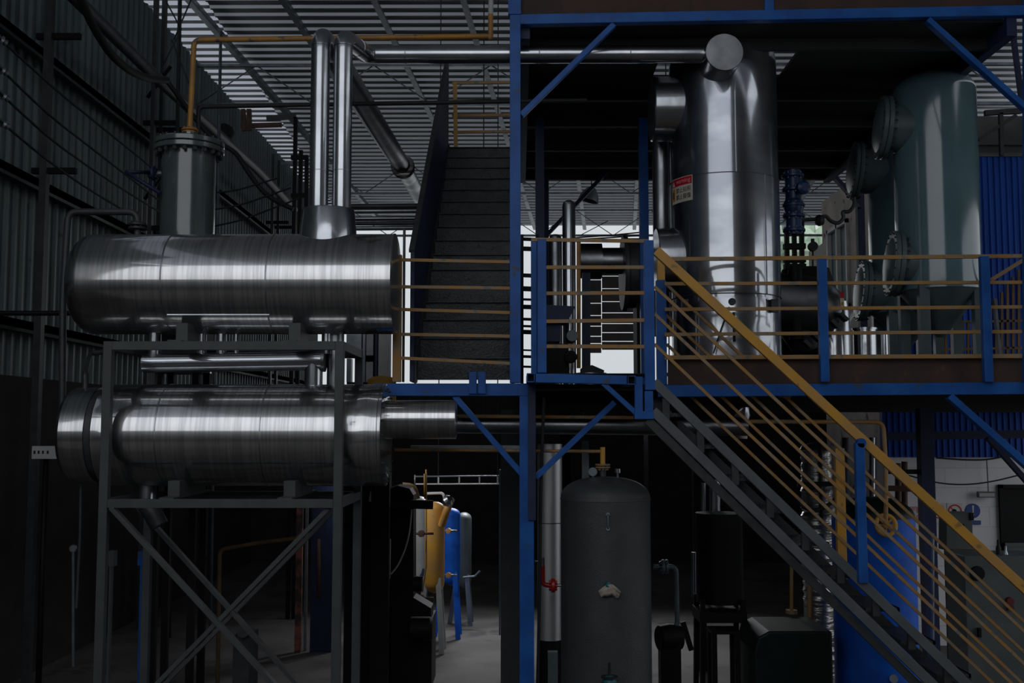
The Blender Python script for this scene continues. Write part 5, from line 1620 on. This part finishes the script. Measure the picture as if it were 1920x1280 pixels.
for px, lab in ((1762, 'prohibition sign with red ring, the one half hidden by the wide yellow handrail'), (1793, 'prohibition sign with red ring left of the blue mandatory sign')):
    s_ = thing('prohibition_sign', lab, 'sign', P(px, 974, YS), 'prohibition signs on the white wall')
    a, b = P(px - 15, 943, YS), P(px + 16, 985, YS)
    MB().box(a.x, b.x, YS + 0.045, YS + 0.055, b.z, a.z).build('board', WHITEP, s_)
    c_ = P(px, 959, YS)
    ring_patch(c_, S(10.5, YS), S(13, YS), YS + 0.041).build('red_ring', SIGNR, s_)
    MB().bar(c_ + Vector((-0.07, -0.0, 0.07)) + Vector((0, 0.043, 0)), c_ + Vector((0.07, 0.043, -0.07)), 0.003, 0.014).build('red_bar', SIGNR, s_)
    MB().lathe([(0, 0), (0.035, 0), (0, 0.002)], c_ + Vector((-0.01, 0.040, 0.0)), (0, 1, 0), 14).build('pictogram', MACH, s_)
ms = thing('mandatory_sign', 'round blue sign with white exclamation mark beside the doorway', 'sign', P(1826, 974, YS))
c_ = P(1827, 958, YS)
MB().lathe([(0, 0), (S(13.5, YS), 0), (S(13.5, YS), 0.008), (0, 0.008)], c_ + Vector((0, 0.045, 0)), (0, 1, 0), 40).build('disc', SIGNB, ms)
MB().prism([(c_.x - 0.012, YS + 0.042, c_.z + 0.075), (c_.x + 0.014, YS + 0.042, c_.z + 0.075), (c_.x + 0.008, YS + 0.042, c_.z - 0.025), (c_.x - 0.006, YS + 0.042, c_.z - 0.025)], (0, 0.003, 0)).build('mark_stroke', WHITEP, ms)
MB().lathe([(0, 0), (0.013, 0), (0.013, 0.003), (0, 0.003)], (c_.x, YS + 0.042, c_.z - 0.05), (0, 1, 0), 14).build('mark_dot', WHITEP, ms)
a, b = P(1824, 976, YS), P(1842, 984, YS)
MB().box(a.x, b.x, YS + 0.045, YS + 0.055, b.z, a.z).build('name_plate', SIGNB, ms)
MB().box(a.x + 0.02, b.x - 0.02, YS + 0.042, YS + 0.045, (a.z + b.z) / 2 - 0.008, (a.z + b.z) / 2 + 0.008).build('plate_text', CABG, ms)
ns = thing('notice_board', 'white notice with two lines of red characters low on the block wall', 'sign', P(1712, 975, YS))
a, b = P(1699, 950, YS), P(1729, 976, YS)
MB().box(a.x, b.x, YS + 0.045, YS + 0.055, b.z, a.z).build('board', WHITEP, ns)
for j, body in enumerate(('生产重地', '闲人免进')):
    text('notice_text', body, (a.z - b.z) * 0.42, SIGNR, ns, lambda x, y, d, j=j: (a.x + 0.005 + x * 0.88, YS + 0.042 - d * 0.2, a.z - (a.z - b.z) * (0.43 + 0.50 * j) + y))
MB().box(a.x, b.x, YS + 0.041, YS + 0.045, a.z - 0.012, a.z - 0.004).build('red_line', SIGNR, ns)
MB().box(b.x - 0.0, P(1729.5, 960, YS).x + 0.005, YS + 0.041, YS + 0.045, b.z, a.z).build('red_edge', SIGNR, ns)
one('slack_cable', MB().tube([P(1700, 890, YS - 0.3), P(1760, 906, YS - 0.3), P(1810, 909, YS - 0.3), P(1860, 903, YS - 0.3), P(1960, 878, YS - 0.3)], 0.010, 8, bend=0.4), BLACK, 'slack black cable across the white block wall', 'cable')
one('ceiling_cable', MB().tube([P(1755, 858, YS - 0.2), P(1810, 862, YS - 0.2), P(1850, 862, YS - 0.2), P(1900, 852, YS - 0.2)], 0.012, 8, bend=0.3), BLACK, 'dark cable along the top of the white block wall', 'cable')

# electric cabinets
e1 = thing('control_box', 'grey control box on a stand in front of the round blue sign', 'cabinet', P(1800, 1120, 13.4))
a, b = P(1772, 961, 13.4), P(1825, 1032, 13.4)
MB().prism([(a.x, 13.4, b.z), (b.x, 13.4, b.z), (b.x, 13.4, a.z), (a.x + 0.02, 13.4, a.z)], (0, 0.25, 0)).build('box_body', CABG, e1, bevel=0.004)
q_ = P(1803, 985, 13.39)
MB().box(q_.x - 0.03, q_.x + 0.03, 13.38, 13.40, q_.z - 0.02, q_.z + 0.02).build('window', MACH, e1)
MB().box(b.x - 0.03, b.x + 0.012, 13.38, 13.41, a.z - 0.09, a.z).build('latch', MACH, e1)
MB().box(a.x + 0.05, b.x - 0.05, 13.45, 13.6, 0, b.z).build('stand', MACH, e1)
one('rusty_shelf', MB().bar(P(1785, 1034, 12.9), P(1850, 1036, 12.9), 0.25, 0.05).box(P(1788, 1040, 12.9).x, P(1793, 1040, 12.9).x, 12.85, 12.95, 0, P(1788, 1036, 12.9).z).box(P(1842, 1040, 12.9).x, P(1847, 1040, 12.9).x, 12.85, 12.95, 0, P(1788, 1036, 12.9).z), RUSTB, 'narrow rusty shelf on legs behind the big grey cabinet', 'shelf')
for px, y0, w_, m__, nm, lab in ((1844, 1005, 9, BLACK, 'black_bottle', 'black bottle-shaped can above the grey cabinet'), (1857, 1016, 8, GLASS, 'glass_bottle', 'pale glass bottle beside the black can above the grey cabinet')):
    q_ = P(px, 1040, 12.7)
    zt2 = P(px, y0, 12.7).z
    r_ = S(w_ / 2, 12.7)
    zb3 = P(px, 1040, 12.7).z
    one(nm, MB().lathe([(0, zb3), (r_, zb3), (r_, zt2 - 0.09), (r_ * 0.5, zt2 - 0.05), (r_ * 0.5, zt2), (0, zt2)], (q_.x, 12.3, 0), (0, 0, 1), 18), m__, lab, 'bottle')
e2 = thing('switch_cabinet', 'big grey-green switch cabinet standing at the lower right', 'cabinet', P(1860, 1250, 12.3))
a, b = P(1808, 1042, 12.15), P(1880, 1250, 12.15)
MB().box(a.x, b.x + 0.5, 12.15, 12.7, 0.08, a.z).build('cabinet_body', CABG, e2, bevel=0.006)
MB().box(a.x + 0.03, b.x + 0.47, 12.2, 12.65, 0, 0.08).build('plinth', MACH, e2)
c_ = P(1833, 1075, 12.14)
MB().lathe([(0, -0.012), (S(13, 12.1), -0.010), (S(14, 12.1), 0.01)], c_, (0, 1, 0), 32).build('fan_cover', MACH, e2)
c_ = P(1893, 1127, 12.14)
MB().lathe([(0, -0.03), (S(7, 12.1), -0.028), (S(8, 12.1), 0.01)], c_, (0, 1, 0), 24).box(c_.x - 0.035, c_.x + 0.035, 12.11, 12.15, c_.z - 0.10, c_.z - 0.05).build('red_switch', REDD, e2)
c_ = P(1835, 1185, 12.14)
MB().box(c_.x - 0.015, c_.x + 0.015, 12.10, 12.15, c_.z - 0.05, c_.z + 0.05).build('handle', MACH, e2)

# ------------------------------------------------------------------ far machinery seen under the platform
def leg_tank(px, Y, rpx, y0, y1, yfl, m_body, m_leg, label, name='receiver_tank', dome=0.10):
    q = P(px, (y0 + y1) / 2, Y)
    r_ = S(rpx, Y)
    zt2, zb2_ = P(px, y0, Y).z, P(px, y1, Y).z
    t = thing(name, label, 'tank', (q.x, Y, 0), 'receiver tanks on slanting legs')
    pr = [(0, zb2_ - dome), (r_ * 0.6, zb2_ - dome * 0.7), (r_ * 0.95, zb2_), (r_, zb2_ + 0.05), (r_, zt2 - dome)]
    for i in range(1, 9):
        a_ = pi / 2 * i / 8
        pr.append((r_ * cos(a_) if i < 8 else 0, zt2 - dome + dome * sin(a_)))
    MB().lathe(pr, (q.x, Y, 0), (0, 0, 1), 56).build('shell', m_body, t, sharp=50)
    for a_ in (radians(-60), radians(60), radians(180)):
        dx, dy = cos(a_), sin(a_)
        MB().bar((q.x + dx * (r_ + 0.10), Y + dy * (r_ + 0.10), 0), (q.x + dx * r_ * 0.85, Y + dy * r_ * 0.85, zb2_ + 0.12), 0.07, 0.035).build('leg', m_leg, t)
    return t, q, r_


t, q, r_ = leg_tank(815, 14.6, 18.5, 940, 1098, 1165, PIPEYEL if False else YELLOW, LIGHTGREY, 'mustard yellow receiver tank on pale legs, nearest of the far tanks')
q2 = P(838, 955, 14.4)
MB().tube([P(828, 985, 14.5), q2, P(846, 935, 14.5)], S(7, 14.5), 14, bend=0.1).build('side_branch', YELLOW, t)
MB().tube([P(799, 880, 14.2), P(799, 1060, 14.2), P(792, 1110, 14.2)], S(1.6, 14.2), 8).build('sight_pipe', OCHRE, t)
for y in (1000, 1145 - 24):
    MB().tube([P(776, y, 14.1), P(813, y, 14.1)], S(2.2, 14.1), 8).build('cock', RUSTB, t)
    MB().lathe([(0, -0.03), (0.045, -0.02), (0.045, 0.02), (0, 0.03)], P(790, y, 14.1), (0.3, 1, 0), 12).build('cock_wheel', RUSTB, t)
t, q, r_ = leg_tank(846, 15.6, 17, 952, 1085, 1150, BRIGHTBLUE, BRIGHTBLUE, 'bright blue receiver tank right behind the mustard yellow one')
for y in (995, 1078):
    MB().tube([P(828, y, 15.2), P(857, y, 15.2)], S(2.0, 15.2), 8).build('cock', GALV, t)
    MB().lathe([(0, -0.03), (0.04, -0.02), (0.04, 0.02), (0, 0.03)], P(841, y, 15.2), (0.3, 1, 0), 12).build('cock_wheel', OCHRE, t)
t, q, r_ = leg_tank(870, 16.6, 14, 960, 1090, 1145, CABG, GALV, 'grey receiver tank, last of the far tanks, right of the blue one')
MB().tube([P(868, 1082, 16.3), P(890, 1080, 16.3), P(900, 1070, 16.3)], S(2, 16.3), 8).build('cock', GALV, t)
t, q, r_ = leg_tank(787, 15.8, 14, 930, 1080, 1150, LIGHTGREY, NAVY, 'pale grey receiver tank peeping out left of the mustard yellow one')
one('white_pipe', MB().tube([P(800, 925, 14.9), P(832, 924, 14.9), P(834, 940, 14.9), P(846, 950, 14.9)], S(2.5, 14.9), 10, bend=0.06), WHITEP, 'white bent pipe above the mustard yellow tank', 'pipe')
one('silver_dome', MB().lathe([(0, 0), (0.07, 0), (0.08, 0.06), (0.04, 0.1), (0, 0.1)], P(838, 942, 14.3), (0.4, -0.6, 0.6), 16), ALU_P, 'small silver cap at the head of the mustard yellow tank', 'cap')
yb3 = thing('yellow_branch', 'yellow pipe bends and thin risers above the black machine', 'pipe', P(782, 935, 13.6))
MB().tube([P(755, 909, 13.6), P(776, 911, 13.6), P(783, 935, 13.6)], S(5, 13.6), 12, bend=0.12).build('bend', OCHRE, yb3)
MB().tube([P(797, 888, 13.6), P(798, 935, 13.6)], S(3, 13.6), 10).build('riser', YELLOW, yb3)
MB().tube([P(778, 890, 13.6), P(778, 932, 13.6)], S(1.2, 13.6), 8).build('riser', GALV, yb3)
tr = thing('cable_tray', 'pale ladder-type cable tray hung level in the dark above the far tanks', 'tray', P(860, 907, 15))
Yt = 15.0
for y in (893, 907):
    MB().bar(P(778, y, Yt), P(936, y + (0 if y > 900 else -1), Yt), 0.03, S(2.2, Yt)).build('side_rail', GALV if y < 900 else LIGHTGREY, tr)
for px in (822, 861, 899, 933):
    MB().bar(P(px, 892, Yt), P(px, 908, Yt), 0.02, S(2.8, Yt)).build('rung', LIGHTGREY, tr)
for px in (822, 933):
    MB().tube([P(px, 892, Yt), Vector((P(px, 892, Yt).x, Yt, roofz(Yt) - 0.1))], 0.008, 6).build('hanger', STEEL, tr)
one('door_frame_bar', MB().bar(P(937, 1190, 13.5), P(937, 880, 13.5), 0.02, 0.03), GALV, 'thin pale upright edge right of the lit floor', 'bar')
bm_ = thing('black_machine', 'large black machine with rounded hood standing in the dark right of the rack', 'machine', P(740, 1160, 12.6))
Ym = 12.6
MB().prism([P(690, 1160, Ym), P(808, 1160, Ym), P(808, 1140, Ym), P(775, 1120, Ym), P(775, 928, Ym), P(768, 916, Ym), P(745, 910, Ym), P(700, 926, Ym), P(690, 935, Ym)], (0, 0.35, 0)).build('hood', MACH, bm_)
q0, q1 = P(690, 1160, Ym), P(810, 1160, Ym)
MB().box(q0.x, q1.x, Ym - 0.02, Ym + 0.6, 0, q0.z).build('base', MACH, bm_)
a, b = P(764, 1168, 12.1), P(810, 1206, 12.1)
MB().cyl((a.x, 12.2, (a.z + b.z) / 2 + 0.03), (b.x, 12.2, (a.z + b.z) / 2 + 0.03), S(22, 12.2), seg=28, bev=0.03).build('motor', MACH, bm_)
MB().cyl(P(776, 1094, 12.5), P(792, 1094, 12.5), S(14, 12.5), seg=24).build('shaft_end', MACH, bm_)
MB().bar(P(690, 943, 12.5), P(812, 946, 12.5), 0.06, 0.10).build('crossbeam', MACH, bm_)
one('white_hose', MB().tube([P(772, 955, 12.4), P(768, 1000, 12.4), P(758, 1035, 12.4), P(745, 1062, 12.4), P(733, 1076, 12.4)], 0.010, 8, bend=0.25), LIGHTGREY, 'thin white hose sagging across the black machine', 'hose')
one('hook_pipe', MB().tube([P(705, 918, 12.3), P(698, 922, 12.3), P(695, 940, 12.3)], 0.025, 10, bend=0.06), LIGHTGREY, 'short pale hooked pipe at the top left of the black machine', 'pipe')
one('steel_tube', MB().tube([P(730, 1085, 12.3), P(731, 1010, 12.3)], 0.012, 8), LIGHTGREY, 'thin bright steel tube upright on the black machine', 'tube')
one('blue_tank', MB().lathe([(0, 0.3), (S(21, 13), 0.35), (S(21, 13), P(692, 1000, 13).z), (S(15, 13), P(692, 988, 13).z), (0, P(692, 984, 13).z)], (P(692, 1000, 13).x, 13.2, 0), (0, 0, 1), 36).box(P(692, 1000, 13).x - 0.1, P(692, 1000, 13).x + 0.1, 13.1, 13.3, 0, 0.35), NAVY, 'dim dark blue tank between the rack and the black machine', 'tank')
# red and white slivers seen through rack
one('copper_panel', MB().box(P(556, 950, 14.5).x, P(568, 950, 14.5).x, 14.5, 14.55, 0, P(560, 905, 14.5).z), mat('faded_red_paint', (0.30, 0.10, 0.07), (0.05, 0.03, 0.03), rough=0.6, scale=5, lo=0.45, hi=0.55), 'narrow faded red upright panel seen through the rack', 'panel')
one('white_upright', MB().box(P(573, 950, 14.6).x, P(578, 950, 14.6).x, 14.6, 14.64, 0, P(575, 905, 14.6).z), GALV, 'narrow white upright strip seen through the rack', 'panel')
one('brown_pipe', MB().tube([P(598, 1120, 14.5), P(598, 1010, 14.5)], 0.025, 10), RUSTB, 'brown upright pipe seen through the rack', 'pipe')
one('blue_screen', MB().box(P(585, 920, 14.5).x, P(625, 920, 14.5).x, 14.5, 14.55, 0, P(600, 912, 14.5).z), NAVY, 'dark blue panel seen through the rack beside the front right leg', 'panel')
one('ochre_line', MB().tube([Vector((P(412, 1120, 10.4).x, 10.4, 0)), P(412, 1030, 10.4), P(480, 1018, 10.4), P(560, 1008, 10.4)], 0.020, 10, bend=0.06), DULLOCH, 'thin ochre pipe bending behind the rack braces', 'pipe')
one('pump_end', MB().cyl(P(455, 1184, 9.9), P(455, 1184, 10.2), S(11, 9.9), seg=24).box(P(440, 1184, 10).x, P(470, 1184, 10).x, 9.95, 10.3, 0, P(455, 1190, 10).z), STEEL, 'round grey motor end low behind the rack braces', 'motor')
one('wall_ring', MB().flange(P(137, 1028, 10.4), (0.2, -1, 0), S(7, 10.4), 0.03).tube([P(137, 1028, 10.4), P(137, 1250, 10.4)], 0.015, 8), GALV, 'small round flange at the dark left edge below the lower tank', 'flange')
one('louvre_box', MB().box(P(199, 1045, 10.6).x, P(213, 1045, 10.6).x, 10.6, 10.7, P(205, 1062, 10.6).z, P(205, 1033, 10.6).z).box(P(204, 1045, 10.6).x, P(208, 1045, 10.6).x, 10.62, 10.68, 0, P(205, 1062, 10.6).z), CABG, 'small pale louvred box behind the front left rack leg', 'box')
one('blue_label_box', MB().box(P(258, 1045, 10.6).x, P(274, 1045, 10.6).x, 10.6, 10.7, P(266, 1060, 10.6).z, P(266, 1034, 10.6).z).box(P(262, 1045, 10.6).x, P(270, 1045, 10.6).x, 10.62, 10.68, 0, P(266, 1060, 10.6).z), BLUE, 'small blue box behind the rack brace', 'box')

# lamps added to brighten the far tanks and the floor around them
for lab, hx, hy, tgt, e_, sp in (
        ('added fill lamp near the mustard yellow tank, shining on the far receiver tanks', -2.2, 13.6, (-1.0, 15.4, 1.1), 7, 90),
        ('added fill lamp above the lit floor right of the far receiver tanks', -0.55, 16.9, (-0.95, 15.2, 0), 34, 110),
        ('added fill lamp above the lit floor behind the black cylinder', 2.4, 16.9, (2.0, 14.8, 0), 26, 110)):
    fl_ = thing('added_fill_lamp', lab, 'lamp', (hx, hy, 3.0), 'added fill lamps')
    MB().box(hx - 0.5, hx + 0.5, hy - 0.05, hy + 0.05, 3.06, 3.13).build('housing', LIGHTGREY, fl_)
    MB().tube([(hx, hy, 3.13), (hx, hy, 3.36 if hy < 15 else roofz(hy) - 0.1)], 0.01, 6).build('hanger', STEEL, fl_)
    L_ = bpy.data.lights.new('added_fill_light', 'AREA')
    L_.shape = 'RECTANGLE'
    L_.size = 0.9
    L_.size_y = 0.12
    L_.energy = e_
    L_.color = (0.95, 0.96, 1.0)
    L_.spread = radians(sp)
    lo_ = bpy.data.objects.new('added_fill_light', L_)
    COL.objects.link(lo_)
    lo_.parent = fl_
    lo_.location = (0, 0, 0.03)
    lo_.rotation_euler = (Vector(tgt) - Vector((hx, hy, 3.03))).to_track_quat('-Z', 'Y').to_euler()
